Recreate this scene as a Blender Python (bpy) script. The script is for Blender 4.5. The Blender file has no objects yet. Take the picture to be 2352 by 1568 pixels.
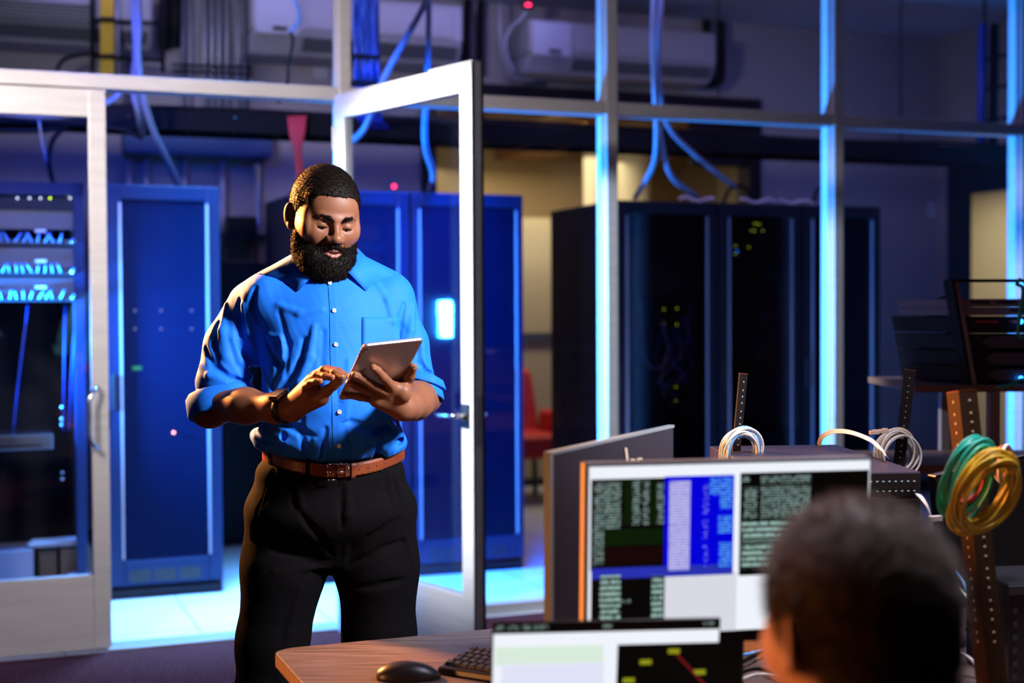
import bpy, bmesh, math, random
import numpy as np
from math import sin, cos, pi, radians, sqrt, atan2
from mathutils import Vector, Matrix

S = bpy.context.scene
COL = S.collection

# ------------------------------------------------------------------ camera
FPX = 3200.0                       # focal length in pixels of the 2352 px frame
CAMZ = 1.485
TILT, ROLL = 1.36, -0.28
cam_d = bpy.data.cameras.new('camera')
cam = bpy.data.objects.new('camera', cam_d)
COL.objects.link(cam)
cam_d.sensor_width = 36.0
cam_d.lens = FPX / 2352.0 * 36.0
cam_d.clip_start = 0.05
cam_d.clip_end = 60
cam_d.dof.use_dof = True
cam_d.dof.focus_distance = 3.42
cam_d.dof.aperture_fstop = 2.0
cam_d.dof.aperture_blades = 0
RM = Matrix.Rotation(radians(90 - TILT), 3, 'X') @ Matrix.Rotation(radians(ROLL), 3, 'Z')
cam.matrix_world = Matrix.Translation((0, 0, CAMZ)) @ RM.to_4x4()
S.camera = cam

# ------------------------------------------------------------------ view
S.view_settings.view_transform = 'Standard'
S.view_settings.look = 'None'
S.view_settings.gamma = 1.0
S.view_settings.use_curve_mapping = False
S.view_settings.exposure = 0.0
S.cycles.max_bounces = 8
S.cycles.diffuse_bounces = 3
S.cycles.glossy_bounces = 4
S.cycles.transmission_bounces = 6
S.cycles.transparent_max_bounces = 16
S.cycles.caustics_reflective = False
S.cycles.caustics_refractive = False
S.cycles.sample_clamp_indirect = 3.0
S.cycles.use_denoising = True

wd = bpy.data.worlds.new('world')
S.world = wd
wd.use_nodes = True
wd.node_tree.nodes['Background'].inputs[0].default_value = (0.10, 0.09, 0.22, 1)
wd.node_tree.nodes['Background'].inputs[1].default_value = 0.02

# wall frame: u runs along the glass partition to the right, v into the server room
O2 = Vector((-1.754, 6.06)); DU = Vector((.9314, .3639)); DV = Vector((-.3639, .9314))
YAWP = atan2(.3639, .9314)


def W(u, v, z=0.0):
    p = O2 + DU * u + DV * v
    return Vector((p.x, p.y, z))


def light(name, kind, loc, target, energy, color, size=0.5, size_y=None, spread=None, angle=None, blend=.4):
    l = bpy.data.lights.new(name, kind)
    l.energy = energy
    l.color = color
    if kind == 'AREA':
        l.size = size
        if size_y:
            l.shape = 'RECTANGLE'
            l.size_y = size_y
        if spread:
            l.spread = radians(spread)
    else:
        l.shadow_soft_size = size
        if kind == 'SPOT':
            l.spot_size = radians(angle)
            l.spot_blend = blend
    o = bpy.data.objects.new(name, l)
    COL.objects.link(o)
    o.location = loc
    d = Vector(target) - Vector(loc)
    o.rotation_euler = d.to_track_quat('-Z', 'Y').to_euler()
    return o

# ------------------------------------------------------------------ lights
# office: warm lamp out to the left, soft overhead lamps, added fills
light('warm_lamp', 'AREA', (-2.35, 4.95, 2.35), (-.55, 3.5, 1.50), 38, (1, .36, .09), .25, .6, spread=30)
light('warm_desk_fill', 'AREA', (-1.9, 1.9, .90), (.2, 2.3, .90), 4.5, (1, .36, .10), .2, .3, spread=80)  # unseen warm fill, added to catch desk edges and monitor sides
light('overhead_left', 'AREA', (-2.2, 2.9, 2.85), (-1.5, 6.1, 2.2), 27, (1, .92, .90), .5, .5, spread=66)
light('cool_door_fill', 'SPOT', (-2.6, 4.6, 2.7), (-.40, 5.75, 1.6), 1900, (.85, .93, 1), .1, angle=44, blend=.5)  # unseen cool spot, added to brighten the open door leaf
light('overhead_key', 'AREA', (1.5, 2.3, 2.55), (-.35, 3.4, 1.50), 20, (.97, .94, 1), .32, .32, spread=60)
light('overhead_desk', 'AREA', (1.0, 2.7, 2.9), (1.05, 2.8, .9), 13, (.90, .85, 1), .5, .5, spread=80)
light('hair_rim_fill', 'AREA', (.55, 2.1, 2.5), (.38, 1.45, 1.29), 7, (.92, .88, 1), .5, .2, spread=40)  # added rim light for the seated man's hair, no fixture
# server room: blue lamp at the left end of the aisle, dim violet general light, added fills
light('blue_aisle_lamp', 'AREA', W(-1.12, .88, 1.42), W(1.2, .60, 1.25), 360, (.02, .27, 1), .22, spread=66)
light('blue_floor_lamp', 'AREA', W(.5, .55, 3.3), W(.75, .45, 0), 120, (.14, .46, 1), .7, .5, spread=60)
light('blue_cabinet_fill', 'AREA', W(-.3, .22, 3.2), W(.5, 1.06, 1.2), 45, (0, .06, 1), .9, .3, spread=120)  # unseen blue fill, added to turn the cabinet fronts blue
light('violet_room_lamp', 'AREA', W(3.6, .8, 3.4), W(3.6, 1.8, 0), 17, (.50, .30, .95), 4.0, .6)
light('wall_wash_lamp', 'AREA', W(1.5, 2.2, 3.5), W(1.5, 2.9, 2.0), 7, (.42, .38, 1), 3.5, .2)
light('blue_middle_fill', 'AREA', W(1.75, .22, 3.2), W(1.75, 1.06, 1.3), 50, (0, .12, 1), .6, .3, spread=50)  # extra blue fill, added to lift the cabinets behind the open door
light('lobby_front_fill', 'AREA', W(3.6, 3.7, 2.9), W(3.4, 4.4, 1.3), 26, (1, .85, .55), 1.2, .4)  # added fill that brightens the low lobby wall
light('warm_side_fill', 'AREA', (-1.0, 1.8, 1.35), (.36, 1.47, 1.15), .65, (1, .34, .09), .15, .3, spread=30)  # unseen warm fill, added for the seated man's left side
light('lobby_lamp', 'AREA', W(3.8, 4.9, 2.8), W(3.8, 4.9, 0), 40, (1, .82, .50), 2.0, 2.0)
light('far_room_lamp', 'AREA', W(7.6, 4.2, 2.6), W(7.6, 4.2, 0), 30, (1, .86, .55), 1.0, 1.0)


# ------------------------------------------------------------------ pixel -> place helpers (for measuring off the photo)
CAMP = Vector((0, 0, CAMZ))


def ray(px, py):
    return RM @ Vector(((px - 1176) / FPX, -(py - 784) / FPX, -1.0))


def P(px, py, Y):                   # on the plane at distance Y ahead
    d = ray(px, py)
    return CAMP + d * (Y / d.y)


def PZ(px, py, z):                  # on the level z
    d = ray(px, py)
    return CAMP + d * ((z - CAMZ) / d.z)


def PV(px, py, v):                  # on the plane parallel to the partition
    d = ray(px, py)
    t = (v + DV.dot(O2)) / (DV.x * d.x + DV.y * d.y)
    return CAMP + d * t


def UZ(px, py, v):
    p = PV(px, py, v)
    q = Vector((p.x, p.y)) - O2
    return q.dot(DU), p.z

# ------------------------------------------------------------------ materials
MATS = {}


def mat(name, col, rough=.5, metal=0.0, spec=.5, emit=None, es=1.0, noise=0.0, nscale=20.0, bump=0.0, bscale=60.0,
        coat=0.0, stretch=None, col2=None, sheen=0.0, sss=0.0, alpha=None):
    m = bpy.data.materials.new(name)
    m.use_nodes = True
    nt = m.node_tree
    b = nt.nodes['Principled BSDF']
    b.inputs['Base Color'].default_value = (*col, 1)
    b.inputs['Roughness'].default_value = rough
    b.inputs['Metallic'].default_value = metal
    b.inputs['Specular IOR Level'].default_value = spec
    b.inputs['Coat Weight'].default_value = coat
    if sheen:
        b.inputs['Sheen Weight'].default_value = sheen
        b.inputs['Sheen Roughness'].default_value = .4
    if sss:
        b.inputs['Subsurface Weight'].default_value = sss
        b.inputs['Subsurface Radius'].default_value = (.012, .005, .003)
        b.inputs['Subsurface Scale'].default_value = .5
    if emit:
        b.inputs['Emission Color'].default_value = (*emit, 1)
        b.inputs['Emission Strength'].default_value = es
    if noise or bump or col2:
        tc = nt.nodes.new('ShaderNodeTexCoord')
        mp = nt.nodes.new('ShaderNodeMapping')
        nt.links.new(tc.outputs['Object'], mp.inputs[0])
        if stretch:
            mp.inputs['Scale'].default_value = stretch
        if noise or col2:
            n = nt.nodes.new('ShaderNodeTexNoise')
            n.inputs['Scale'].default_value = nscale
            n.inputs['Detail'].default_value = 4
            nt.links.new(mp.outputs[0], n.inputs['Vector'])
            mx = nt.nodes.new('ShaderNodeMix')
            mx.data_type = 'RGBA'
            c2 = col2 or tuple(c * (1 - noise) for c in col)
            mx.inputs[6].default_value = (*col, 1)
            mx.inputs[7].default_value = (*c2, 1)
            rp = nt.nodes.new('ShaderNodeMapRange')
            rp.inputs[1].default_value = .35
            rp.inputs[2].default_value = .65
            nt.links.new(n.outputs[0], rp.inputs[0])
            nt.links.new(rp.outputs[0], mx.inputs[0])
            nt.links.new(mx.outputs[2], b.inputs['Base Color'])
        if bump:
            n2 = nt.nodes.new('ShaderNodeTexNoise')
            n2.inputs['Scale'].default_value = bscale
            n2.inputs['Detail'].default_value = 5
            nt.links.new(mp.outputs[0], n2.inputs['Vector'])
            bp = nt.nodes.new('ShaderNodeBump')
            bp.inputs['Strength'].default_value = bump
            bp.inputs['Distance'].default_value = .004
            nt.links.new(n2.outputs[0], bp.inputs['Height'])
            nt.links.new(bp.outputs[0], b.inputs['Normal'])
    MATS[name] = m
    return m


def emis(name, col, st):
    return mat(name, tuple(c * .2 for c in col), .4, emit=col, es=st)


def glass_mat(name, tint, refl=1.0, rough=0.0):
    m = bpy.data.materials.new(name)
    m.use_nodes = True
    nt = m.node_tree
    for n in list(nt.nodes):
        nt.nodes.remove(n)
    out = nt.nodes.new('ShaderNodeOutputMaterial')
    tr = nt.nodes.new('ShaderNodeBsdfTransparent')
    tr.inputs[0].default_value = (*tint, 1)
    gl = nt.nodes.new('ShaderNodeBsdfGlossy')
    gl.inputs['Roughness'].default_value = rough
    gl.inputs[0].default_value = (refl, refl, refl, 1)
    # Schlick reflectance from both sides of the thin pane
    ge = nt.nodes.new('ShaderNodeNewGeometry')
    dt = nt.nodes.new('ShaderNodeVectorMath'); dt.operation = 'DOT_PRODUCT'
    nt.links.new(ge.outputs['Normal'], dt.inputs[0]); nt.links.new(ge.outputs['Incoming'], dt.inputs[1])
    chain = dt.outputs['Value']
    for op, a, b_ in (('ABSOLUTE', None, None), ('SUBTRACT', 1.0, 'rev'), ('POWER', 5.0, None), ('MULTIPLY', .96, None), ('ADD', .04, None)):
        q = nt.nodes.new('ShaderNodeMath'); q.operation = op
        if b_ == 'rev':
            q.inputs[0].default_value = a; nt.links.new(chain, q.inputs[1])
        else:
            nt.links.new(chain, q.inputs[0])
            if a is not None: q.inputs[1].default_value = a
        chain = q.outputs[0]
    mx = nt.nodes.new('ShaderNodeMixShader')
    nt.links.new(chain, mx.inputs[0])
    nt.links.new(tr.outputs[0], mx.inputs[1])
    nt.links.new(gl.outputs[0], mx.inputs[2])
    nt.links.new(mx.outputs[0], out.inputs[0])
    MATS[name] = m
    return m


M = MATS
mat('alu', (.62, .58, .56), .38, .25, .5, noise=.10, nscale=3, stretch=(1, 1, 12))
mat('alu_edge', (.42, .38, .38), .4, .5)
mat('gasket', (.012, .012, .012), .6)
glass_mat('glass', (.93, .95, 1.0))
glass_mat('door_glass', (.90, .94, 1.0), 1.0, .03)
mat('rack_glass', (.002, .010, .050), .36, spec=.2)
_nt = MATS['rack_glass'].node_tree
_tr = _nt.nodes.new('ShaderNodeBsdfTransparent'); _tr.inputs[0].default_value = (.55, .55, .62, 1)
_mx = _nt.nodes.new('ShaderNodeMixShader'); _mx.inputs[0].default_value = .55
_nt.links.new(_tr.outputs[0], _mx.inputs[1]); _nt.links.new(_nt.nodes['Principled BSDF'].outputs[0], _mx.inputs[2])
_nt.links.new(_mx.outputs[0], _nt.nodes['Material Output'].inputs[0])
mat('wall_paint', (.36, .32, .33), .7, noise=.06, nscale=2)
mat('wall_dark', (.012, .009, .014), .7, spec=.2)
mat('ceil_paint', (.45, .43, .46), .8)
mat('rack_black', (.010, .010, .016), .5, .0, .2)
mat('rack_frame', (.008, .018, .060), .42, .0, .22)
glass_mat('rack_glass_clear', (.42, .40, .50), .8, .1)
mat('rack_mesh', (.03, .032, .04), .38, .3, .5, bump=.15, bscale=400)
mat('black_plastic', (.012, .012, .013), .4)
mat('tray_black', (.004, .004, .006), .7, spec=.15)
mat('unit_grey', (.10, .10, .12), .4, .3)
mat('unit_dark', (.015, .015, .018), .65, .0, .25)
mat('panel_white', (.50, .50, .55), .5)
emis('port_led', (.75, .85, 1.0), .7)
mat('steel', (.6, .6, .6), .25, 1.0)
mat('chrome', (.75, .74, .72), .12, 1.0)
mat('ac_white', (.40, .38, .40), .55)
mat('ac_grille', (.10, .10, .11), .6)
mat('conduit', (.45, .45, .5), .4, .4)
mat('flex', (.20, .20, .26), .5, .1)
mat('cable_blue', (.03, .12, .75), .45)
mat('cable_red', (.50, .03, .03), .5)
mat('cable_yellow', (.80, .52, .03), .5)
mat('cable_white', (.80, .76, .70), .4)
mat('cable_black', (.005, .005, .006), .6, spec=.2)
mat('cable_teal', (.03, .52, .38), .4)
mat('cable_ltblue', (.16, .42, .85), .4)
mat('trough', (.07, .12, .24), .6, .0, .2)
mat('cardboard', (.14, .085, .055), .85, spec=.2)
mat('box_white', (.22, .20, .24), .7)
mat('paper', (.45, .45, .48), .8)
emis('led_green', (.10, 1.0, .12), 6)
emis('led_yellow', (.60, .85, .02), 7)
emis('led_red', (1.0, .02, .08), 8)
emis('led_orange', (1.0, .22, .05), 9)
emis('led_white', (.75, .85, 1.0), 4)
emis('led_blue', (.02, .25, 1.0), 6)
mat('lobby_wall', (.55, .46, .28), .8)
mat('lobby_beam', (.30, .16, .05), .7)
mat('lobby_ceiling', (.36, .26, .14), .8)
mat('lobby_column', (.80, .72, .50), .7)
mat('chair_red', (.55, .02, .02), .6)

# ------------------------------------------------------------------ object helpers


def tag(o, label=None, cat=None, group=None, kind=None):
    if label:
        o['label'] = label
    if cat:
        o['category'] = cat
    if group:
        o['group'] = group
    if kind:
        o['kind'] = kind
    return o


def thing(name, label, cat, loc, group=None, kind=None):
    o = bpy.data.objects.new(name, None)
    COL.objects.link(o)
    o.location = loc
    o.empty_display_size = .05
    return tag(o, label, cat, group, kind)


def wloc(o):
    p = Vector(o.location)
    while o.parent:
        o = o.parent
        p = p + Vector(o.location)
    return p


class MB:
    def __init__(s):
        s.v = []
        s.f = []

    def add(s, vs, fs):
        n = len(s.v)
        s.v += [Vector(x) for x in vs]
        s.f += [tuple(i + n for i in f) for f in fs]
        return s

    def hexa(s, c):                 # 8 corners, bottom ring then top ring
        return s.add(c, [(3, 2, 1, 0), (4, 5, 6, 7), (0, 1, 5, 4), (1, 2, 6, 5), (2, 3, 7, 6), (3, 0, 4, 7)])

    def wb(s, u0, u1, v0, v1, z0, z1):      # box in the wall frame
        return s.hexa([W(u0, v0, z0), W(u1, v0, z0), W(u1, v1, z0), W(u0, v1, z0),
                       W(u0, v0, z1), W(u1, v0, z1), W(u1, v1, z1), W(u0, v1, z1)])

    def fb(s, fr, x0, x1, y0, y1, z0, z1):  # box in a frame (matrix)
        return s.hexa([fr @ Vector(c) for c in ((x0, y0, z0), (x1, y0, z0), (x1, y1, z0), (x0, y1, z0),
                                                (x0, y0, z1), (x1, y0, z1), (x1, y1, z1), (x0, y1, z1))])

    def tube(s, pts, r, n=8, closed=False):
        pts = [Vector(p) for p in pts]
        m = len(pts)
        rs = r if isinstance(r, (list, tuple)) else [r] * m
        base = len(s.v)
        up = None
        for i, p in enumerate(pts):
            if closed:
                t = pts[(i + 1) % m] - pts[i - 1]
            else:
                t = pts[min(i + 1, m - 1)] - pts[max(i - 1, 0)]
            if t.length < 1e-9:
                t = Vector((0, 0, 1))
            t.normalize()
            if up is None:
                up = Vector((0, 0, 1)) if abs(t.z) < .9 else Vector((1, 0, 0))
            a = (up - t * up.dot(t))
            if a.length < 1e-4:
                a = t.orthogonal()
            a.normalize()
            up = a
            b = t.cross(a)
            for k in range(n):
                w = 2 * pi * k / n
                s.v.append(p + (a * cos(w) + b * sin(w)) * rs[i])
        for i in range(m if closed else m - 1):
            j = (i + 1) % m
            for k in range(n):
                k2 = (k + 1) % n
                s.f.append((base + i * n + k, base + i * n + k2, base + j * n + k2, base + j * n + k))
        if not closed:
            s.f.append(tuple(base + k for k in range(n))[::-1])
            s.f.append(tuple(base + (m - 1) * n + k for k in range(n)))
        return s

    def ball(s, c, r, n=8, m=6):
        c = Vector(c)
        rr = r if isinstance(r, (tuple, list)) else (r, r, r)
        vs = [c + Vector((0, 0, -rr[2]))]
        for i in range(1, m):
            a = pi * i / m
            for k in range(n):
                w = 2 * pi * k / n
                vs.append(c + Vector((sin(a) * cos(w) * rr[0], sin(a) * sin(w) * rr[1], -cos(a) * rr[2])))
        vs.append(c + Vector((0, 0, rr[2])))
        fs = [(0, 1 + (k + 1) % n, 1 + k) for k in range(n)]
        for i in range(m - 2):
            for k in range(n):
                a = 1 + i * n + k
                b = 1 + i * n + (k + 1) % n
                fs.append((a, b, b + n, a + n))
        e = len(vs) - 1
        fs += [(e, 1 + (m - 2) * n + k, 1 + (m - 2) * n + (k + 1) % n) for k in range(n)]
        return s.add(vs, fs)

    def build(s, name, m, parent=None, smooth=False, bevel=0, seg=2, label=None):
        base = wloc(parent) if parent else Vector((0, 0, 0))
        me = bpy.data.meshes.new(name)
        me.from_pydata([v - base for v in s.v], [], s.f)
        me.update()
        if m is not None:
            for mm in (m if isinstance(m, list) else [m]):
                me.materials.append(MATS[mm] if isinstance(mm, str) else mm)
        if smooth:
            me.polygons.foreach_set('use_smooth', [True] * len(me.polygons))
        o = bpy.data.objects.new(name, me)
        COL.objects.link(o)
        if parent:
            o.parent = parent
        if bevel:
            b = o.modifiers.new('bevel', 'BEVEL')
            b.width = bevel
            b.segments = seg
            b.limit_method = 'ANGLE'
            b.angle_limit = radians(40)
        if label:
            o['label'] = label
        return o


def ownloc(o, loc=None):
    """give a single-mesh thing its own origin at the base of its bounds"""
    me = o.data
    n = len(me.vertices)
    a = np.empty(n * 3)
    me.vertices.foreach_get('co', a)
    a = a.reshape(-1, 3)
    c = (a.min(0) + a.max(0)) / 2
    c[2] = a[:, 2].min()
    a -= c
    me.vertices.foreach_set('co', a.ravel())
    me.update()
    o.location = Vector(c)
    return o


def single(name, mb, m, label, cat, group=None, smooth=False, bevel=0, kind=None):
    o = mb.build(name, m, None, smooth, bevel)
    ownloc(o)
    return tag(o, label, cat, group, kind)


def spline(pts, n=8):
    """Catmull-Rom through the points"""
    pts = [Vector(p) for p in pts]
    out = []
    q = [pts[0] * 2 - pts[1]] + pts + [pts[-1] * 2 - pts[-2]]
    for i in range(1, len(q) - 2):
        for k in range(n):
            t = k / n
            a, b, c, d = q[i - 1], q[i], q[i + 1], q[i + 2]
            out.append(.5 * ((2 * b) + (c - a) * t + (2 * a - 5 * b + 4 * c - d) * t * t + (3 * b - a - 3 * c + d) * t ** 3))
    out.append(pts[-1])
    return out


def flexr(n, r, amp=.12):
    return [r * (1 + (amp if i % 2 else -amp)) for i in range(n)]

# ------------------------------------------------------------------ smooth solids from distance functions


class Solid:
    def __init__(s):
        s.p = []

    def _a(s, op, k, fn, c, rad):
        s.p.append((op, k, fn, np.array(c, float), rad))
        return s

    def ell(s, c, r, k=.01, rot=None, op=1):
        c = np.array(c, float)
        r = np.array(r, float)
        Rm = None if rot is None else np.array(rot, float)

        def fn(q):
            d = q - c
            if Rm is not None:
                d = d @ Rm
            k0 = np.sqrt(((d / r) ** 2).sum(1)) + 1e-9
            k1 = np.sqrt(((d / (r * r)) ** 2).sum(1)) + 1e-9
            return k0 * (k0 - 1) / k1
        return s._a(op, k, fn, c, r.max())

    def cap(s, a, b, ra, rb=None, k=.01, op=1):
        a = np.array(a, float)
        b = np.array(b, float)
        rb = ra if rb is None else rb
        ab = b - a
        L = max(ab @ ab, 1e-12)

        def fn(q):
            t = np.clip(((q - a) @ ab) / L, 0, 1)
            return np.sqrt(((q - a - t[:, None] * ab) ** 2).sum(1)) - (ra + t * (rb - ra))
        return s._a(op, k, fn, (a + b) / 2, sqrt(L) / 2 + max(ra, rb))

    def chain(s, pts, rs, k=.01, op=1):
        for i in range(len(pts) - 1):
            s.cap(pts[i], pts[i + 1], rs[i], rs[i + 1], k, op)
        return s

    def box(s, c, h, rr=.003, k=.01, rot=None, op=1):
        c = np.array(c, float)
        h = np.array(h, float) - rr
        Rm = None if rot is None else np.array(rot, float)

        def fn(q):
            d = q - c
            if Rm is not None:
                d = d @ Rm
            a = np.abs(d) - h
            return np.sqrt((np.maximum(a, 0) ** 2).sum(1)) + np.minimum(a.max(1), 0) - rr
        return s._a(op, k, fn, c, float(np.linalg.norm(h)) + rr)

    def half(s, c, n, k=.005, op=-1):   # cuts away the side n points to
        c = np.array(c, float)
        n = np.array(n, float)
        n = n / np.linalg.norm(n)

        def fn(q):
            return -((q - c) @ n)
        return s._a(op, k, fn, c, 1e3)

    def disp(s, fn):
        return s._a(0, 0, fn, (0, 0, 0), 1e3)

    def ev(s, q, cen=None, rad=None):
        d = np.full(len(q), .2)
        for op, k, fn, c, r in s.p:
            if cen is not None and op != 0 and np.linalg.norm(c - cen) > r + rad + k + .02:
                continue
            if op == 0:
                d = d + fn(q)
                continue
            e = fn(q)
            k = max(k, 1e-5)
            if op == 1:
                h = np.maximum(k - np.abs(d - e), 0) / k
                d = np.minimum(d, e) - h * h * k * .25
            else:
                h = np.maximum(k - np.abs(-e - d), 0) / k
                d = np.maximum(d, -e) + h * h * k * .25
        return d

    def mesh(s, lo, hi, h, B=14):
        """surface nets over the blocks that the surface passes through"""
        lo = np.array(lo, float)
        hi = np.array(hi, float)
        nb = np.ceil((hi - lo) / (h * B)).astype(int)
        gi = np.stack(np.meshgrid(*[np.arange(n) for n in nb], indexing='ij'), -1).reshape(-1, 3)
        cen = lo + (gi + .5) * B * h
        half = B * h * .5 * 1.7321
        keep = []
        for i0 in range(0, len(cen), 20000):
            keep.append(np.abs(s.ev(cen[i0:i0 + 20000])) < half * 1.25 + 2 * h + .006)
        gi = gi[np.concatenate(keep)]
        N = (nb * B + 2).astype(np.int64)
        ax = np.arange(B + 1)
        G = np.stack(np.meshgrid(ax, ax, ax, indexing='ij'), -1).reshape(-1, 3)
        offs = np.array([(i, j, k) for i in (0, 1) for j in (0, 1) for k in (0, 1)])
        keys = []
        verts = []
        quads = []
        for g in gi:
            g0 = g * B
            pts = lo + (G + g0) * h
            cc = lo + (g0 + B / 2) * h
            D = s.ev(pts, cc, half).reshape(B + 1, B + 1, B + 1)
            if D.min() > 0 or D.max() < 0:
                continue
            sg = D < 0
            cs = [sg[a:a + B, b:b + B, c:c + B] for a, b, c in offs]
            cnt = sum(c.astype(int) for c in cs)
            act = np.argwhere((cnt > 0) & (cnt < 8))
            if len(act) == 0:
                continue
            acc = np.zeros((len(act), 3))
            n_ = np.zeros(len(act))
            for a in range(8):
                for b in range(a + 1, 8):
                    if np.abs(offs[a] - offs[b]).sum() != 1:
                        continue
                    ia = act + offs[a]
                    ib = act + offs[b]
                    da = D[ia[:, 0], ia[:, 1], ia[:, 2]]
                    db = D[ib[:, 0], ib[:, 1], ib[:, 2]]
                    m = (da < 0) != (db < 0)
                    t = np.where(m, da / np.where(da == db, 1, da - db), 0)
                    acc += np.where(m[:, None], offs[a] + t[:, None] * (offs[b] - offs[a]), 0)
                    n_ += m
            vv = lo + (act + g0 + acc / n_[:, None]) * h
            kk = ((act[:, 0] + g0[0]) * N[1] + act[:, 1] + g0[1]) * N[2] + act[:, 2] + g0[2]
            keys.append(kk)
            verts.append(vv)
            for d in range(3):
                sl = [slice(0, B)] * 3
                s2 = list(sl)
                s2[d] = slice(1, B + 1)
                A = sg[tuple(sl)]
                Bq = sg[tuple(s2)]
                e = np.argwhere(A != Bq)
                if len(e) == 0:
                    continue
                ins = A[e[:, 0], e[:, 1], e[:, 2]]
                e = e + g0
                o1, o2 = [(1, 2), (2, 0), (0, 1)][d]
                q = []
                for (x, y) in ((-1, -1), (0, -1), (0, 0), (-1, 0)):
                    c = e.copy()
                    c[:, o1] += x
                    c[:, o2] += y
                    q.append((c[:, 0] * N[1] + c[:, 1]) * N[2] + c[:, 2])
                q = np.stack(q, 1)
                q[~ins] = q[~ins][:, ::-1]
                quads.append(q)
        keys = np.concatenate(keys)
        verts = np.concatenate(verts)
        quads = np.concatenate(quads)
        o = np.argsort(keys)
        keys = keys[o]
        verts = verts[o]
        ix = np.clip(np.searchsorted(keys, quads), 0, len(keys) - 1)
        ok = (keys[ix] == quads).all(1)
        return verts, ix[ok]


def raw_mesh(name, v, f, m, parent=None, smooth=True):
    base = np.array(wloc(parent)) if parent else np.zeros(3)
    me = bpy.data.meshes.new(name)
    v = np.asarray(v, float) - base
    f = np.asarray(f, int)
    k = f.shape[1]
    me.vertices.add(len(v))
    me.vertices.foreach_set('co', v.ravel())
    me.loops.add(len(f) * k)
    me.loops.foreach_set('vertex_index', f.ravel().astype(np.int32))
    me.polygons.add(len(f))
    me.polygons.foreach_set('loop_start', (np.arange(len(f)) * k).astype(np.int32))
    me.polygons.foreach_set('use_smooth', np.ones(len(f), bool) if smooth else np.zeros(len(f), bool))
    me.update(calc_edges=True)
    me.validate()
    for mm in (m if isinstance(m, list) else [m]):
        me.materials.append(MATS[mm] if isinstance(mm, str) else mm)
    o = bpy.data.objects.new(name, me)
    COL.objects.link(o)
    if parent:
        o.parent = parent
    return o


def vnoise(q, sc, seed=0):
    """cheap smooth noise out of rotated sines"""
    rs = np.random.RandomState(seed)
    r = np.zeros(len(q))
    for i in range(6):
        d = rs.normal(size=3)
        d /= np.linalg.norm(d)
        r += np.sin(q @ d * sc * (1 + .35 * i) + rs.uniform(0, 6.28))
    return r / 6

# ================================================================== THE ROOM
def struct(name, mb, m, bevel=0, smooth=False, parent=None):
    o = mb.build(name, m, parent, smooth, bevel)
    if parent is None:
        ownloc(o)
        o['kind'] = 'structure'
    return o

# carpet material: brown-violet loop pile
m = mat('carpet', (.055, .035, .032), 1.0, spec=.0, bump=.6, bscale=120, stretch=(1, 1, 1))
nt = m.node_tree
b = nt.nodes['Principled BSDF']
tc = nt.nodes.new('ShaderNodeTexCoord')
mp = nt.nodes.new('ShaderNodeMapping')
mp.inputs['Rotation'].default_value = (0, 0, YAWP)
wv = nt.nodes.new('ShaderNodeTexWave')
wv.inputs['Scale'].default_value = 22
wv.inputs['Distortion'].default_value = 5
wv.inputs['Detail'].default_value = 3
wv.inputs['Detail Scale'].default_value = 2
mx = nt.nodes.new('ShaderNodeMix')
mx.data_type = 'RGBA'
mx.inputs[6].default_value = (.012, .003, .003, 1)
mx.inputs[7].default_value = (.13, .038, .040, 1)
nt.links.new(tc.outputs['Object'], mp.inputs[0])
nt.links.new(mp.outputs[0], wv.inputs[0])
nt.links.new(wv.outputs[0], mx.inputs[0])
nt.links.new(mx.outputs[2], b.inputs['Base Color'])

# raised floor tiles 0.6 m, pale
m = mat('tile_floor', (.72, .72, .74), .28, spec=.6)
nt = m.node_tree
b = nt.nodes['Principled BSDF']
tc = nt.nodes.new('ShaderNodeTexCoord')
mp = nt.nodes.new('ShaderNodeMapping')
mp.inputs['Rotation'].default_value = (0, 0, -YAWP)
br = nt.nodes.new('ShaderNodeTexBrick')
br.offset = 0
br.inputs['Color1'].default_value = (.72, .72, .75, 1)
br.inputs['Color2'].default_value = (.69, .69, .73, 1)
br.inputs['Mortar'].default_value = (.18, .18, .22, 1)
br.inputs['Scale'].default_value = 1
br.inputs['Mortar Size'].default_value = .004
br.inputs['Brick Width'].default_value = .61
br.inputs['Row Height'].default_value = .61
nt.links.new(tc.outputs['Object'], mp.inputs[0])
nt.links.new(mp.outputs[0], br.inputs[0])
nt.links.new(br.outputs[0], b.inputs['Base Color'])

VB = 2.9          # server room back wall
UR = 6.667        # server room right wall
HC = 3.62         # server room ceiling

mb = MB(); mb.wb(-3.5, 9.0, -9.5, -.02, -.05, 0); struct('floor', mb, 'carpet')
mb = MB(); mb.wb(-3.5, UR + .1, -.02, VB + .12, -.05, .0); struct('floor_server_room', mb, 'tile_floor')
mb = MB(); mb.wb(-3.5, UR + .1, .06, VB + .12, HC, HC + .05); struct('ceiling_server_room', mb, 'ceil_paint')
mb = MB(); mb.wb(-3.5, 9.0, -9.5, -.0, 3.72, 3.8); struct('ceiling', mb, 'ceil_paint')
# back wall with the wide opening
OU0, OU1, OZ = 2.45, 4.93, 2.93
mb = MB()
mb.wb(-3.5, OU0, VB, VB + .12, 0, HC)
mb.wb(OU0, OU1 + .1, VB, VB + .12, OZ + .12, HC)
mb.wb(OU1 + .1, UR, VB, VB + .12, 0, HC)
struct('wall_back', mb, 'wall_paint')
mb = MB()
mb.wb(OU0, OU1 + .1, VB - .04, VB + .14, OZ, OZ + .12)
mb.wb(OU1, OU1 + .1, VB - .04, VB + .14, 0, OZ)
mb.wb(OU0 - .1, OU0, VB - .04, VB + .14, 0, OZ + .12)
mb.wb(OU1 - .45, OU1, VB + .0, VB + .1, 2.55, OZ)
struct('trim_back_opening', mb, 'wall_dark')
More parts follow.
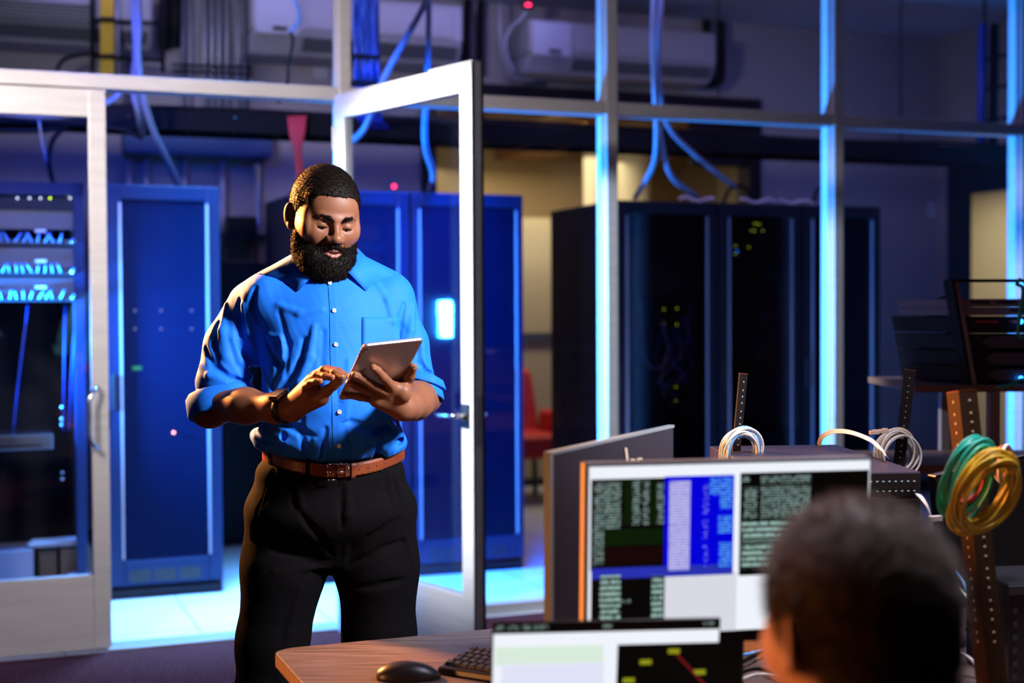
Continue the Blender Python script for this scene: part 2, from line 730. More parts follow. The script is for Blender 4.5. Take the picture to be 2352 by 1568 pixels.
# right wall comes forward, with a dark door that has a glazed light
mb = MB()
mb.wb(UR, UR + .12, .06, VB - 1.15, 0, HC)
mb.wb(UR, UR + .12, VB - .12, VB, 0, HC)
mb.wb(UR, UR + .12, VB - 1.15, VB - .12, 2.6, HC)
struct('wall_right', mb, 'wall_paint')
mb = MB(); mb.wb(-3.6, -3.5, -9.5, VB, 0, 3.7); struct('wall_left', mb, 'wall_paint')
mb = MB(); mb.wb(9.0, 9.1, -9.5, 0, 0, 3.7); struct('wall_office_right', mb, 'wall_paint')
mb = MB(); mb.wb(-3.5, 9.0, -9.6, -9.5, 0, 3.7); struct('wall_front', mb, 'wall_paint')
mb = MB(); mb.wb(-3.4, UR, VB - .015, VB - .001, 0, .1)
# the skirting stops at the opening
mb = MB(); mb.wb(-3.5, OU0 - .1, VB - .015, VB, 0, .1); mb.wb(OU1 + .1, UR, VB - .015, VB, 0, .1)
struct('baseboard_back', mb, 'black_plastic')

# dark door in the right wall
d3 = thing('door_3', None, None, W(UR, VB - .6, 0), kind='structure')
mb = MB()
va, vb = VB - 1.15, VB - .12
mb.wb(UR + .02, UR + .09, va, va + .2, 0, 2.6); mb.wb(UR + .02, UR + .09, vb - .2, vb, 0, 2.6)
mb.wb(UR + .02, UR + .09, va + .2, vb - .2, 2.36, 2.6); mb.wb(UR + .02, UR + .09, va + .2, vb - .2, 0, .35)
mb.build('door_frame', 'wall_dark', d3)
mb = MB(); mb.wb(UR + .05, UR + .056, va + .2, vb - .2, .35, 2.36); mb.build('glass', 'glass', d3)

# lobby seen through the opening
mb = MB(); mb.wb(1.0, 7.5, VB + .12, 7.0, -.05, .0); struct('floor_lobby', mb, 'panel_white')
mb = MB(); mb.wb(1.0, 6.6, 6.2, 6.3, 0, 3.1); struct('wall_lobby', mb, 'lobby_wall')
mb = MB(); mb.wb(1.0, 1.1, VB + .12, 6.2, 0, 3.1); struct('wall_lobby_left', mb, 'lobby_wall')
mb = MB(); mb.wb(6.5, 6.6, VB + .12, 6.2, 0, 3.1); struct('wall_lobby_right', mb, 'lobby_wall')
mb = MB(); mb.wb(1.0, 6.6, VB + .12, 6.3, 3.06, 3.16); struct('ceiling_lobby', mb, 'lobby_ceiling')
mb = MB(); mb.wb(1.1, 6.5, 4.5, 4.6, 0, 2.24); struct('wall_lobby_low', mb, 'lobby_wall')
mb = MB(); mb.wb(1.1, 6.5, 4.47, 4.5, 1.19, 1.28); struct('trim_lobby_rail', mb, 'unit_grey')
mb = MB(); mb.wb(1.1, 6.5, 4.48, 4.5, 0, .06); struct('baseboard_lobby', mb, 'black_plastic')
mb = MB(); mb.wb(1.1, 6.5, 6.1, 6.2, 2.0, 3.06); struct('trim_lobby_soffit', mb, 'lobby_ceiling')
# wall pieces behind the far door
mb = MB(); mb.wb(8.6, 8.7, 0.2, 5.5, 0, 3.0); struct('wall_far_room', mb, 'lobby_wall')
mb = MB(); mb.wb(UR + .12, 8.6, 0.2, 5.5, -.05, 0); struct('floor_far_room', mb, 'panel_white')
mb = MB(); mb.wb(UR + .12, 8.6, 5.5, 5.6, 0, 3.0); struct('wall_far_room_end', mb, 'lobby_wall')
mb = MB(); mb.wb(UR + .12, 8.6, 0.2, 5.6, 3.0, 3.1); struct('ceiling_far_room', mb, 'ceil_paint')
mb = MB(); mb.wb(UR + .12, 8.6, 0.1, 0.2, 0, 3.0); struct('wall_far_room_near', mb, 'lobby_wall')

for u, w, lab in ((1.9, .12, 'dark tan ceiling beam in the lobby, leftmost of the four'), (3.0, .16, 'dark tan ceiling beam in the lobby, second from the left'),
                  (4.1, .16, 'dark tan ceiling beam in the lobby, third from the left'), (5.2, .16, 'dark tan ceiling beam in the lobby, rightmost of the four')):
    mb = MB(); mb.wb(u, u + w * 2.4, VB + .2, 6.15, 2.88, 3.06)
    single('ceiling_beam', mb, 'lobby_beam', lab, 'beam', 'lobby ceiling beams')
_c1 = PV(1362, 400, 4.9); _c2 = PV(1455, 400, 5.2)
for cc_, lab in ((_c1, 'pale round lobby column seen just left of the tall white mullion'), (_c2, 'pale lobby column seen just right of the first tall mullion')):
    mb = MB(); r = .085 if cc_ is _c1 else .16
    mb.tube([Vector((cc_.x, cc_.y, 0)), Vector((cc_.x, cc_.y, 3.06))], r, 20)
    c = single('lobby_column', mb, 'lobby_column', lab, 'column', 'lobby columns', smooth=False)
# red lounge chair in the lobby
t = thing('lounge_chair', 'red armchair standing in the lobby beyond the server racks', 'chair', W(3.36, 3.75, 0))
c = W(3.36, 3.75, 0)
def Lc(x, y, z): return W(3.36 + x, 3.75 + y, z)
mb = MB(); mb.wb(3.04, 3.68, 3.45, 4.05, .34, .52); mb.build('seat', 'chair_red', t, bevel=.05, seg=4)
mb = MB(); mb.hexa([Lc(-.34, .22, .40), Lc(.34, .22, .40), Lc(.34, .36, .40), Lc(-.34, .36, .40), Lc(-.3, .36, 1.0), Lc(.3, .36, 1.0), Lc(.3, .46, 1.0), Lc(-.3, .46, 1.0)])
mb.build('backrest', 'chair_red', t, bevel=.05, seg=4)
for sx in (-1, 1):
    mb = MB(); mb.wb(3.36 + sx * .37 - .05, 3.36 + sx * .37 + .05, 3.45, 4.05, .34, .68); mb.build('armrest', 'chair_red', t, bevel=.04, seg=3)
for sx in (-1, 1):
    for sy in (-1, 1):
        mb = MB(); mb.tube([Lc(sx * .28, sy * .25, 0), Lc(sx * .26, sy * .22, .35)], .02); mb.build('leg', 'black_plastic', t)

# ------------------------------------------------------------------ glass partition
DEP = .115
HB, HT = 2.445, 2.507         # header
mb = MB(); mb.wb(-2.6, 7.2, -.0, DEP, HB, HT); struct('trim_header', mb, 'alu', bevel=.003)
MULL = [(1.035, 1.09), (2.392, 2.452), (3.722, 3.781), (4.975, 5.035), (6.2, 6.26)]
for i, (a, b_) in enumerate(MULL):
    mb = MB(); mb.wb(a, b_, -.004, DEP + .004, 0, 3.72)
    # glazing bead down the side that faces the aisle
    mb.wb(a - .008, a, .04, .05, 0, 3.72)
    struct('trim_mullion_%d' % (i + 1), mb, 'alu', bevel=.003)
mb = MB(); mb.wb(1.09, 7.2, 0, DEP, 0, .056); struct('trim_sill', mb, 'alu', bevel=.003)
mb = MB(); mb.wb(-.02, 1.035, -.03, DEP, 0, .012); struct('trim_threshold', mb, 'alu_edge', bevel=.002)
edges = [-2.6] + [x for p_ in MULL for x in p_] + [7.2]
k = 1
for i in range(0, len(edges) - 1, 2):       # panes above the header
    mb = MB(); mb.wb(edges[i], edges[i + 1], .05, .056, HT, 3.7)
    struct('window_%d' % k, mb, 'glass'); k += 1
for i in range(2, len(edges) - 1, 2):       # full panes right of the doorway
    mb = MB(); mb.wb(edges[i], edges[i + 1], .05, .056, .056, HB)
    struct('window_%d' % k, mb, 'glass'); k += 1
# closed leaf at the left with the bow handle
d1 = thing('door_1', None, None, W(-.5, .05, 0), kind='structure')
mb = MB(); mb.wb(-.075, -.002, .0, .05, .01, 2.44); mb.build('door_stile', 'alu', d1, bevel=.003)
mb = MB(); mb.wb(-1.1, -1.03, .0, .05, .01, 2.44); mb.build('door_stile', 'alu', d1, bevel=.003)
mb = MB(); mb.wb(-1.03, -.075, .001, .049, 2.32, 2.44); mb.build('top_rail', 'alu', d1, bevel=.003)
mb = MB(); mb.wb(-1.03, -.075, .001, .049, .01, .335); mb.build('bottom_rail', 'alu', d1, bevel=.003)
mb = MB(); mb.wb(-1.03, -.075, .022, .028, .335, 2.32); mb.build('glass', 'glass', d1)
mb = MB()
hz0, hz1 = .888, 1.152
uu = -.055
pts = spline([W(uu, -.0, hz1), W(uu, -.035, hz1), W(uu - .012, -.062, hz1 - .012), W(uu - .035, -.075, hz1 - .05), W(uu - .035, -.075, (hz0 + hz1) / 2),
              W(uu - .035, -.075, hz0 + .05), W(uu - .012, -.062, hz0 + .012), W(uu, -.035, hz0), W(uu, 0, hz0)], 6)
mb.tube(pts, .0105, 12)
mb.build('pull_handle', 'steel', d1, smooth=True)
mb = MB(); mb.wb(-.004, .0, -.001, .03, .97, 1.05); mb.build('strike_plate', 'gasket', d1)

# open leaf: hinged on the right jamb, swung out towards us
H = Vector((-.80, 6.33)); E = Vector((-.1525, 5.505))
ld = (E - H).normalized(); LL = (E - H).length
ln = Vector((ld.y, -ld.x))           # faces left / to the lens
if ln.y > 0: ln = -ln
LZ = 2.455
d2 = thing('door_2', None, None, (H.x, H.y, 0), kind='structure')
def L3(s, t, z): p_ = H + ld * s - ln * t; return Vector((p_.x, p_.y, z))
def lb(mb, s0, s1, t0, t1, z0, z1): return mb.hexa([L3(s0, t0, z0), L3(s1, t0, z0), L3(s1, t1, z0), L3(s0, t1, z0), L3(s0, t0, z1), L3(s1, t0, z1), L3(s1, t1, z1), L3(s0, t1, z1)])
TH = .045
mb = MB(); lb(mb, LL - .083, LL, 0, TH, .012, LZ); mb.build('door_stile', 'alu', d2, bevel=.002)
mb = MB(); lb(mb, 0, .083, 0, TH, .012, LZ); mb.build('door_stile', 'alu', d2, bevel=.002)
mb = MB(); lb(mb, .083, LL - .083, .001, TH - .001, 2.345, LZ); mb.build('top_rail', 'alu', d2, bevel=.002)
mb = MB(); lb(mb, .083, LL - .083, .001, TH - .001, .012, .335); mb.build('bottom_rail', 'alu', d2, bevel=.002)
mb = MB(); lb(mb, .083, LL - .083, .02, .026, .335, 2.345); mb.build('glass', 'door_glass', d2)
mb = MB(); lb(mb, LL - .3, LL - .002, 0, TH, LZ + .001, LZ + .008); mb.build('top_strip', 'alu', d2)
# gasket lines on the free edge
mb = MB(); lb(mb, LL, LL + .002, -.004, .004, .012, LZ); lb(mb, LL - .004, LL + .004, TH, TH + .008, .012, LZ); mb.build('door_seal', 'gasket', d2)
mb = MB(); lb(mb, LL + .0005, LL + .003, .012, .034, .94, 1.14); mb.build('latch_plate', 'alu_edge', d2, label='narrow latch plate let into the free edge')
mb = MB(); lb(mb, LL - .075, LL - .028, -.009, -.0005, 1.01, 1.105); mb.build('lock_plate', 'black_plastic', d2, bevel=.002)
mb = MB()
pts = [L3(LL - .05, -.005, 1.06), L3(LL - .05, -.05, 1.06), L3(LL - .07, -.06, 1.06), L3(LL - .18, -.06, 1.058)]
mb.tube(spline(pts, 4), .0085, 10); mb.build('lever_handle', 'chrome', d2, smooth=True)
mb = MB(); mb.tube([L3(LL - .05, TH, 1.06), L3(LL - .05, TH + .05, 1.06), L3(LL - .17, TH + .055, 1.058)], .0085, 10); mb.build('lever_handle', 'chrome', d2, smooth=True)
for z in (.35, 1.25, 2.2):
    mb = MB(); a = L3(0.0, -.004, z); mb.tube([a, a + Vector((0, 0, .11))], .008, 10); mb.build('hinge', 'steel', d2)

# ================================================================== SERVER ROOM
RF, RB = 1.06, 2.05      # rack fronts / backs


def rack_shell(t, u0, u1, v0=RF, v1=RB, z1=2.125):
    mb = MB()
    mb.wb(u0, u0 + .015, v0 + .03, v1, .05, z1 - .02); mb.build('side_panel', 'rack_black', t, bevel=.004)
    mb = MB(); mb.wb(u1 - .015, u1, v0 + .03, v1, .05, z1 - .02); mb.build('side_panel', 'rack_black', t, bevel=.004)
    mb = MB(); mb.wb(u0, u1, v0 + .03, v1, z1 - .02, z1); mb.build('top_panel', 'rack_frame', t, bevel=.004)
    mb = MB(); mb.wb(u0, u1, v0 + .03, v1, .0, .05); mb.build('plinth', 'rack_black', t, bevel=.004)
    mb = MB(); mb.wb(u0 + .015, u1 - .015, v1 - .02, v1, .05, z1 - .02); mb.build('rear_panel', 'rack_black', t)


def rack_door(t, u0, u1, v0=RF, z1=2.125, glassy=True, strip=.075, m='rack_frame', gm='rack_glass'):
    d = MB()
    d.wb(u0 + .002, u0 + strip, v0, v0 + .03, .07, z1); d.wb(u1 - strip, u1 - .002, v0, v0 + .03, .07, z1)
    d.wb(u0 + strip, u1 - strip, v0, v0 + .03, z1 - .075, z1); d.wb(u0 + strip, u1 - strip, v0, v0 + .03, .07, .20)
    dd = d.build('door', m, t, bevel=.006)
    mb = MB(); mb.wb(u0 + strip, u1 - strip, v0 + .008, v0 + .014, .20, z1 - .075); mb.build('door_panel', gm if glassy else 'rack_mesh', dd)
    mb = MB(); mb.wb(u0 + strip - .012, u0 + strip, v0 - .006, v0, .21, z1 - .09); mb.wb(u1 - strip, u1 - strip + .012, v0 - .006, v0, .21, z1 - .09)
    mb.build('door_trim', 'conduit', dd, label='thin pale vertical trim strips of the door')
    mb = MB(); mb.wb(u0 + .02, u0 + .04, v0 - .012, v0, .98, 1.16); mb.build('door_latch', 'black_plastic', dd, bevel=.003)
    # slots in the kick plate
    mb = MB()
    for k in range(3):
        w = (u1 - u0 - .2) / 3
        a = u0 + .1 + k * w
        mb.wb(a, a + w - .02, v0 - .002, v0 + .004, .09, .15)
    mb.build('kick_vent', 'black_plastic', dd)
    return dd


def units(t, u0, u1, zs, v=RF + .10, m='unit_dark'):
    for z, h in zs:
        mb = MB(); mb.wb(u0 + .06, u1 - .06, v, v + .6, z, z + h - .006)
        mb.build('rack_unit', m, t, bevel=.002)


def leds(t, pts, m, r=.004, name='status_light'):
    for (u, v, z) in pts:
        mb = MB(); mb.ball(W(u, v, z), r, 8, 6); mb.build(name, m, t)

# blue lit cabinet in the doorway
u0, u1 = .088, .665
t = thing('server_cabinet', 'blue lit closed server cabinet standing in the open doorway left of the man', 'server cabinet', W(.38, 1.5, 0))
rack_shell(t, u0, u1); rack_door(t, u0, u1)
units(t, u0, u1, [(.3, .4), (.75, .13), (.9, .09), (1.02, .09), (1.13, .3), (1.46, .045), (1.52, .045), (1.6, .3)])
for px in (310, 370, 440):
    for py in (713, 755):
        uu, zz = UZ(px, py, RF + .095); leds(t, [(uu, RF + .095, zz)], 'led_white', .007)
        mb = MB(); mb.wb(uu - .03, uu + .03, RF + .096, RF + .099, zz - .007, zz + .007); mb.build('drive_bay', 'unit_grey', t)
uu, zz = UZ(318, 845, RF + .09)
mb = MB(); mb.wb(uu - .028, uu + .016, RF + .09, RF + .097, zz - .009, zz + .009); mb.build('display', 'led_green', t, label='small green lit display')
uu, zz = UZ(328, 452, RF + .09); leds(t, [(uu, RF + .09, zz)], 'led_red', .006)
uu, zz = UZ(399, 993, RF - .004); leds(t, [(uu, RF - .004, zz)], 'led_orange', .0065)
for px in (345,):
    uu, zz = UZ(350, 505, RF + .09)
    for a in (-.11, .03):
        mb = MB()
        for k in range(6): mb.wb(uu + a + k * .014, uu + a + k * .014 + .008, RF + .09, RF + .098, zz - .05, zz + .04)
        mb.build('vent_grille', 'unit_grey', t)

# open rack at the far left with patch panels
u0, u1 = -.66, -.02
t = thing('open_server_rack', 'open equipment rack of patch panels behind the closed glass door', 'server rack', W(-.35, 1.5, 0))
mb = MB(); mb.wb(u0, u0 + .04, RF - .02, RF + .06, 0, 2.125); mb.build('upright', 'rack_black', t)
mb = MB(); mb.wb(u1 - .05, u1, RF - .02, RF + .06, 0, 2.125); mb.build('upright', 'rack_frame', t)
mb = MB(); mb.wb(u0, u0 + .04, RB - .06, RB, 0, 2.125); mb.build('upright', 'rack_black', t)
mb = MB(); mb.wb(u1 - .05, u1, RB - .06, RB, 0, 2.125); mb.build('upright', 'rack_black', t)
mb = MB(); mb.wb(u0, u1, RF - .02, RB, 2.06, 2.125); mb.build('top_panel', 'rack_frame', t)
mb = MB(); mb.wb(u0, u1, RF - .02, RB, 0, .05); mb.build('plinth', 'rack_black', t)
mb = MB(); mb.wb(u0 + .04, u1 - .05, RB - .03, RB - .02, .05, 2.06); mb.build('rear_panel', 'rack_black', t)
random.seed(4)
for n_, (z, cable) in enumerate(((2.03, 0), (1.835, 1), (1.685, 1), (1.555, 1))):
    pn = MB(); pn.wb(u0 + .04, u1 - .05, RF - .01, RF + .3, z - (.022 if cable else .045), z + (.004 if cable else .02))
    pp = pn.build('patch_panel' if cable else 'network_switch', 'unit_grey' if cable else 'unit_dark', t, bevel=.002)
    if cable:
        mb = MB()
        for k in range(24): mb.wb(u0 + .06 + k * .021, u0 + .06 + k * .021 + .012, RF - .013, RF - .009, z - .018, z - .006)
        mb.build('port_row', 'black_plastic', pp)
        for k in range(14):
            uu = u0 + .08 + k * .034 + random.uniform(-.004, .004)
            mb = MB()
            a = Vector((uu, 0)); dx = random.uniform(-.02, .02)
            mb.tube(spline([W(uu, RF - .01, z - .008), W(uu, RF - .04, z - .004), W(uu + dx, RF - .05, z + .02), W(uu + dx * 1.5, RF - .02, z + .033), W(uu + dx * 2, RF + .06, z + .035)], 4), .0042, 6)
            mb.build('patch_cable', 'cable_ltblue', pp, smooth=True)
        mb = MB(); uc = UZ(90, 520, RF - .03)[0]; mb.wb(uc - .02, uc + .03, RF - .05, RF - .02, z + .04, z + .052); mb.build('port_label', 'cable_white', pp)
        mb = MB(); mb.ball(W(u1 - .055, RF - .02, z - .003), (.014, .01, .016)); mb.build('panel_screw', 'chrome', pp)
    else:
        for px, mm in ((40, 'led_white'), (68, 'led_white'), (93, 'led_white'), (115, 'led_yellow'), (156, 'led_yellow'), (161, 'led_white'), (180, 'led_white')):
            uu, zz = UZ(px, 455 if px < 150 or px > 160 else 448, RF - .014); leds(pp, [(uu, RF - .014, zz)], mm, .0045)
    if n_ < 3:
        mb = MB(); mb.wb(u0 + .04, u1 - .05, RF + .0, RF + .012, z - .14, z - .035); mb.build('blank_panel', 'unit_grey', t, bevel=.002)
mb = MB(); mb.wb(u0 + .04, u1 - .16, RF - .03, RF + .45, .795, .868); sh = mb.build('sliding_shelf', 'steel', t, bevel=.004)
mb = MB(); mb.wb(u0 + .04, u1 - .22, RF - .034, RF - .03, .812, .822); mb.build('shelf_lip', 'chrome', sh)
for px, py in ((142, 935), (142, 962), (142, 975), (143, 1085), (143, 1100)):
    uu, zz = UZ(px, py, RF + .02); leds(t, [(uu, RF + .02, zz)], 'conduit', .007, 'rail_screw')
mb = MB(); mb.hexa([W(u0 + .05, RF + .1, 1.36), W(-.40, RF + .1, 1.36), W(-.40, RF + .4, 1.36), W(u0 + .05, RF + .4, 1.36),
                    W(u0 + .05, RF + .1, 1.365), W(-.44, RF + .1, 1.42), W(-.44, RF + .4, 1.42), W(u0 + .05, RF + .4, 1.42)]); mb.build('tilted_unit', 'unit_dark', t)
for px0, px1 in ((150, 165), (175, 178), (65, 50)):
    a = PV(px0, 700, RF + .2); b_ = PV((px0 + px1) / 2 - 10, 830, RF + .15); c = PV(px1 - 20, 990, RF + .2)
    mb = MB(); mb.tube(spline([a, b_, c], 8), .005, 6); mb.build('loose_cable', 'cable_blue', t, smooth=True)
# things standing in the bottom of that rack
mb = MB(); a = UZ(78, 1330, RF + .0)[0]; mb.wb(a - .34, a, RF + .02, RF + .3, .05, .285)
single('cardboard_box', mb, 'box_white', 'pale violet box on the floor of the open rack behind the left glass door', 'box', bevel=.003)
mb = MB(); mb.wb(a + .03, a + .12, RF + .16, RF + .5, .05, .26)
single('cardboard_box', mb, 'cardboard', 'brown box between the pale box and the larger brown box in the open rack', 'box', bevel=.003)
mb = MB(); mb.wb(a + .135, a + .285, RF + .10, RF + .5, .05, .27)
single('cardboard_box', mb, 'cardboard', 'larger brown box at the right in the bottom of the open rack', 'box', bevel=.003)
mb = MB(); mb.hexa([W(a + .0, RF + .07, .287), W(a + .25, RF + .06, .287), W(a + .27, RF + .22, .287), W(a + .03, RF + .22, .287),
                    W(a - .03, RF + .06, .305), W(a + .22, RF + .04, .32), W(a + .27, RF + .2, .31), W(a + .0, RF + .22, .31)])
single('paper_bundle', mb, 'paper', 'folded white papers lying across the boxes in the open rack', 'papers', bevel=.004)
mb = MB(); mb.hexa([W(a + .17, RF + .01, .055), W(a + .26, RF - .0, .055), W(a + .27, RF + .09, .055), W(a + .18, RF + .09, .055),
                    W(a + .155, RF + .01, .145), W(a + .25, RF - .0, .155), W(a + .27, RF + .09, .155), W(a + .17, RF + .09, .145)])
single('small_carton', mb, 'paper', 'small white carton catching blue light at the foot of the open rack', 'box', bevel=.003)
mb = MB(); mb.hexa([W(a - .34, RF + .05, .288), W(a - .30, RF + .05, .288), W(a - .30, RF + .07, .288), W(a - .34, RF + .07, .288),
                    W(a - .29, RF + .05, .40), W(a - .26, RF + .05, .40), W(a - .26, RF + .07, .40), W(a - .29, RF + .07, .40)])
single('leaning_sheet', mb, 'paper', 'white sheet standing up from the pale box at the picture edge', 'papers')

# middle row: three cabinets behind the man and the open door
for i, (u0, u1, lab) in enumerate(((1.10, 1.70, 'dark server cabinet directly behind the man, leftmost of the middle row'),
                                   (1.71, 2.06, 'narrow server cabinet seen through the glass of the open door'),
                                   (2.07, 2.37, 'dark cabinet just right of the open door, end of the middle row'))):
    t = thing('server_cabinet', lab, 'server cabinet', W((u0 + u1) / 2, 1.5, 0), 'middle row of server cabinets')
    rack_shell(t, u0, u1); rack_door(t, u0, u1, strip=.05 if i else .075)
    units(t, u0, u1, [(.3, .4), (.75, .25), (1.05, .3), (1.46, .12), (1.62, .2)])
    if i < 2:
        leds(t, [(u0 + .18, RF + .09, 1.52), (u0 + .22, RF + .09, 1.38), (u0 + .25, RF + .09, 1.24)], 'led_blue', .006)
# right row
for i, (u0, u1, lab) in enumerate(((3.02, 3.70, 'dark cabinet with tangled cables, leftmost of the right row behind the glass'),
                                   (3.715, 4.30, 'dark cabinet with green status lights, middle of the right row'),
                                   (4.315, 4.90, 'dark cabinet at the right end of the right row, partly behind a mullion'))):
    v0 = 1.2
    t = thing('server_cabinet', lab, 'server cabinet', W((u0 + u1) / 2, 1.7, 0), 'right row of server cabinets')
    rack_shell(t, u0, u1, v0, v0 + 1.0); rack_door(t, u0, u1, v0, m='rack_black', gm='rack_glass_clear')
    units(t, u0, u1, [(.2, .2), (.5, .25), (1.0, .1), (1.75, .13), (1.9, .1)] if i == 0 else [(.2, .2), (.45, .25), (.8, .3), (1.2, .2), (1.75, .06), (1.86, .1)], v0 + .1)
    if i == 0:
        a, b_ = UZ(1500, 615, v0 + .09)[0], UZ(1575, 615, v0 + .09)[0]
        mb = MB(); mb.wb(a, b_, v0 + .1, v0 + .4, 1.57, 1.76)
        mb.build('brown_carton', 'cardboard', t, label='brown carton standing inside the cabinet')
        pts = [PV(x, y, v0 + .07) for x, y in ((1470, 690), (1475, 760), (1480, 820), (1500, 845), (1525, 840), (1535, 800), (1520, 740))]
        mb = MB(); mb.tube(spline(pts, 6), .008, 8); mb.build('cable_loop', 'cable_white', t, smooth=True)
        random.seed(9)
        for k in range(16):
            px, py = random.uniform(1510, 1595), random.uniform(690, 870)
            pts = [PV(px + random.uniform(-14, 14), py + q * 22, v0 + .08) for q in range(4)]
            mb = MB(); mb.tube(spline(pts, 5), .0045, 6); mb.build('patch_cable', random.choice(['cable_white', 'conduit', 'cable_blue']), t, smooth=True)
        g = [(1525, 710), (1555, 708), (1555, 745), (1525, 742), (1554, 770), (1552, 888), (1552, 920)]
    elif i == 1:
        g = [(1733, 513), (1733, 530), (1740, 514), (1726, 529), (1720, 568), (1690, 565), (1689, 583), (1745, 515), (1752, 530)]
        uu, zz = UZ(1693, 577, v0 + .09); leds(t, [(uu, v0 + .09, zz)], 'led_blue', .006)
        for px, py in ((1764, 625), (1752, 728), (1745, 808), (1786, 640)):
            uu, zz = UZ(px, py, v0 + .09)
            mb = MB(); mb.wb(uu - .01, uu + .012, v0 + .085, v0 + .1, zz - .03, zz + .02); mb.build('server_handle', 'conduit', t)
    else:
        g = []
    for px, py in g:
        uu, zz = UZ(px, py, v0 + .09)
        leds(t, [(uu, v0 + .09, zz)], 'led_yellow', .0035)

# ------------------------------------------------------------------ cable tray above the racks
t = thing('cable_tray', 'long black ladder tray full of cables running over all the racks', 'cable tray', W(2, 1.5, 2.46))
for v in (1.38, 1.68):
    mb = MB(); mb.wb(-2.5, 6.6, v, v + .02, 2.455, 2.56); mb.build('tray_rail', 'tray_black', t)
mb = MB()
for k in range(36): mb.wb(-2.45 + k * .25, -2.42 + k * .25, 1.4, 1.68, 2.46, 2.48)
mb.build('tray_rungs', 'tray_black', t)
random.seed(2)
cbs = MB()
for k in range(16):
    v = 1.42 + random.random() * .24
    z0 = 2.50 + random.random() * .09
    pts = [W(-2.5 + j * .7, v + random.uniform(-.02, .02), z0 + random.uniform(-.015, .015)) for j in range(14)]
    c_ = MB(); c_.tube(spline(pts, 3), random.uniform(.008, .016), 6)
    c_.build('tray_cable', random.choice(['cable_black', 'cable_black', 'tray_black', 'cable_black']), t, smooth=True)
for u in (.9, 2.3, 3.9, 5.3):
    mb = MB(); mb.tube([W(u, 1.53, 2.56), W(u, 1.53, HC)], .006, 6); mb.build('hanger_rod', 'tray_black', t)
# joint bolts catching light
for px, py in ((296, 268), (437, 270), (540, 270), (635, 231)):
    mb = MB(); mb.ball(PV(px, py, 1.37), .008); mb.build('bolt', 'chrome', t)

# red cable bundle hanging from the tray
t = thing('red_cable_bundle', 'bundle of red network cables dropping from the black tray behind his head', 'cables', W(1.19, 1.3, 2.1))
random.seed(5)
for k in range(9):
    s_ = (k - 4) / 4
    pts = [PV(682 + s_ * 20, 258, 1.34), PV(682 + s_ * 16, 300, 1.32), PV(682 + s_ * 6 + random.uniform(-3, 3), 350, 1.3), PV(690 + s_ * 7, 400, 1.3), PV(700 + s_ * 8, 435, 1.3)]
    mb = MB(); mb.tube(spline(pts, 5), .0065, 6); mb.build('red_cable', 'cable_red', t, smooth=True)
mb = MB(); mb.tube([PV(656, 262, 1.33), PV(708, 260, 1.33)], .012, 8); mb.build('cable_tie', 'cable_black', t)

# wall mounted units
for (xa, xb, ya, yb, lab, vent) in ((-260, 350, 14, 112, 'white wall air conditioner with a long dark grille at top left', 1),
                                    (575, 1060, -22, 150, 'white wall air conditioner above the doorway, middle of the three', 0),
                                    (1212, 1640, 47, 190, 'white wall air conditioner seen between the tall mullions, rightmost of the three', 0)):
    ua, z1 = UZ(xa, ya if xa > 0 else ya - 20, 2.5); ub, z0 = UZ(xb, yb, 2.5)
    if xa < 0: z1 = UZ(340, -10, 2.5)[1]; 
    if xa == 1212: z1 = UZ(1212, 45, 2.5)[1]; z0 = UZ(1640, 190, 2.5)[1]
    t = thing('air_conditioner', lab, 'air conditioner', W((ua + ub) / 2, 2.7, z0), 'wall air conditioners')
    hgt = z1 - z0
    body = MB(); body.hexa([W(ua, 2.56, z0), W(ub, 2.56, z0), W(ub, 2.89, z0), W(ua, 2.89, z0), W(ua, 2.46, z0 + hgt * .35), W(ub, 2.46, z0 + hgt * .35), W(ub, 2.89, z0 + hgt * .35), W(ua, 2.89, z0 + hgt * .35)])
    body.wb(ua, ub, 2.46, 2.89, z0 + hgt * .35, z1)
    body.build('housing', 'ac_white', t, bevel=.02, seg=3)
    mb = MB(); mb.wb(ua + .02, ua + .30, 2.445, 2.462, z0 + hgt * .3, z1 - .02); mb.build('control_cover', 'panel_white', t, bevel=.004)
    mb = MB(); mb.wb(ua + .13, ua + .22, 2.436, 2.446, z0 + hgt * .36, z0 + hgt * .42); mb.build('logo_badge', 'black_plastic', t)
    mb = MB(); mb.wb(ua + .34, ub - .08, 2.45, 2.462, z0 + hgt * .42, z1 - .05); mb.build('front_panel', 'trough' if 0 else 'ac_white', t, bevel=.004)
    mb = MB(); mb.hexa([W(ua + .33, 2.52, z0 + hgt * .08), W(ub - .04, 2.52, z0 + hgt * .08), W(ub - .04, 2.56, z0 + hgt * .08), W(ua + .33, 2.56, z0 + hgt * .08),
                        W(ua + .33, 2.462, z0 + hgt * .28), W(ub - .04, 2.462, z0 + hgt * .28), W(ub - .04, 2.5, z0 + hgt * .28), W(ua + .33, 2.5, z0 + hgt * .28)])
    mb.build('air_outlet', 'ac_grille', t)
    if vent:
        mb = MB()
        for k in range(6): mb.wb(ua + .3, ub - .35, 2.435, 2.45, z0 + hgt * (.32 + k * .07), z0 + hgt * (.35 + k * .07))
        mb.build('grille_louvre', 'ac_grille', t)

# pipes, conduits


def pipe(name, pts, r, m, lab, cat, group=None, n=10, sp=5, smooth=True):
    mb = MB(); q = spline(pts, sp) if sp else [Vector(x) for x in pts]
    mb.tube(q, r, n)
    return single(name, mb, m, lab, cat, group, smooth=smooth)


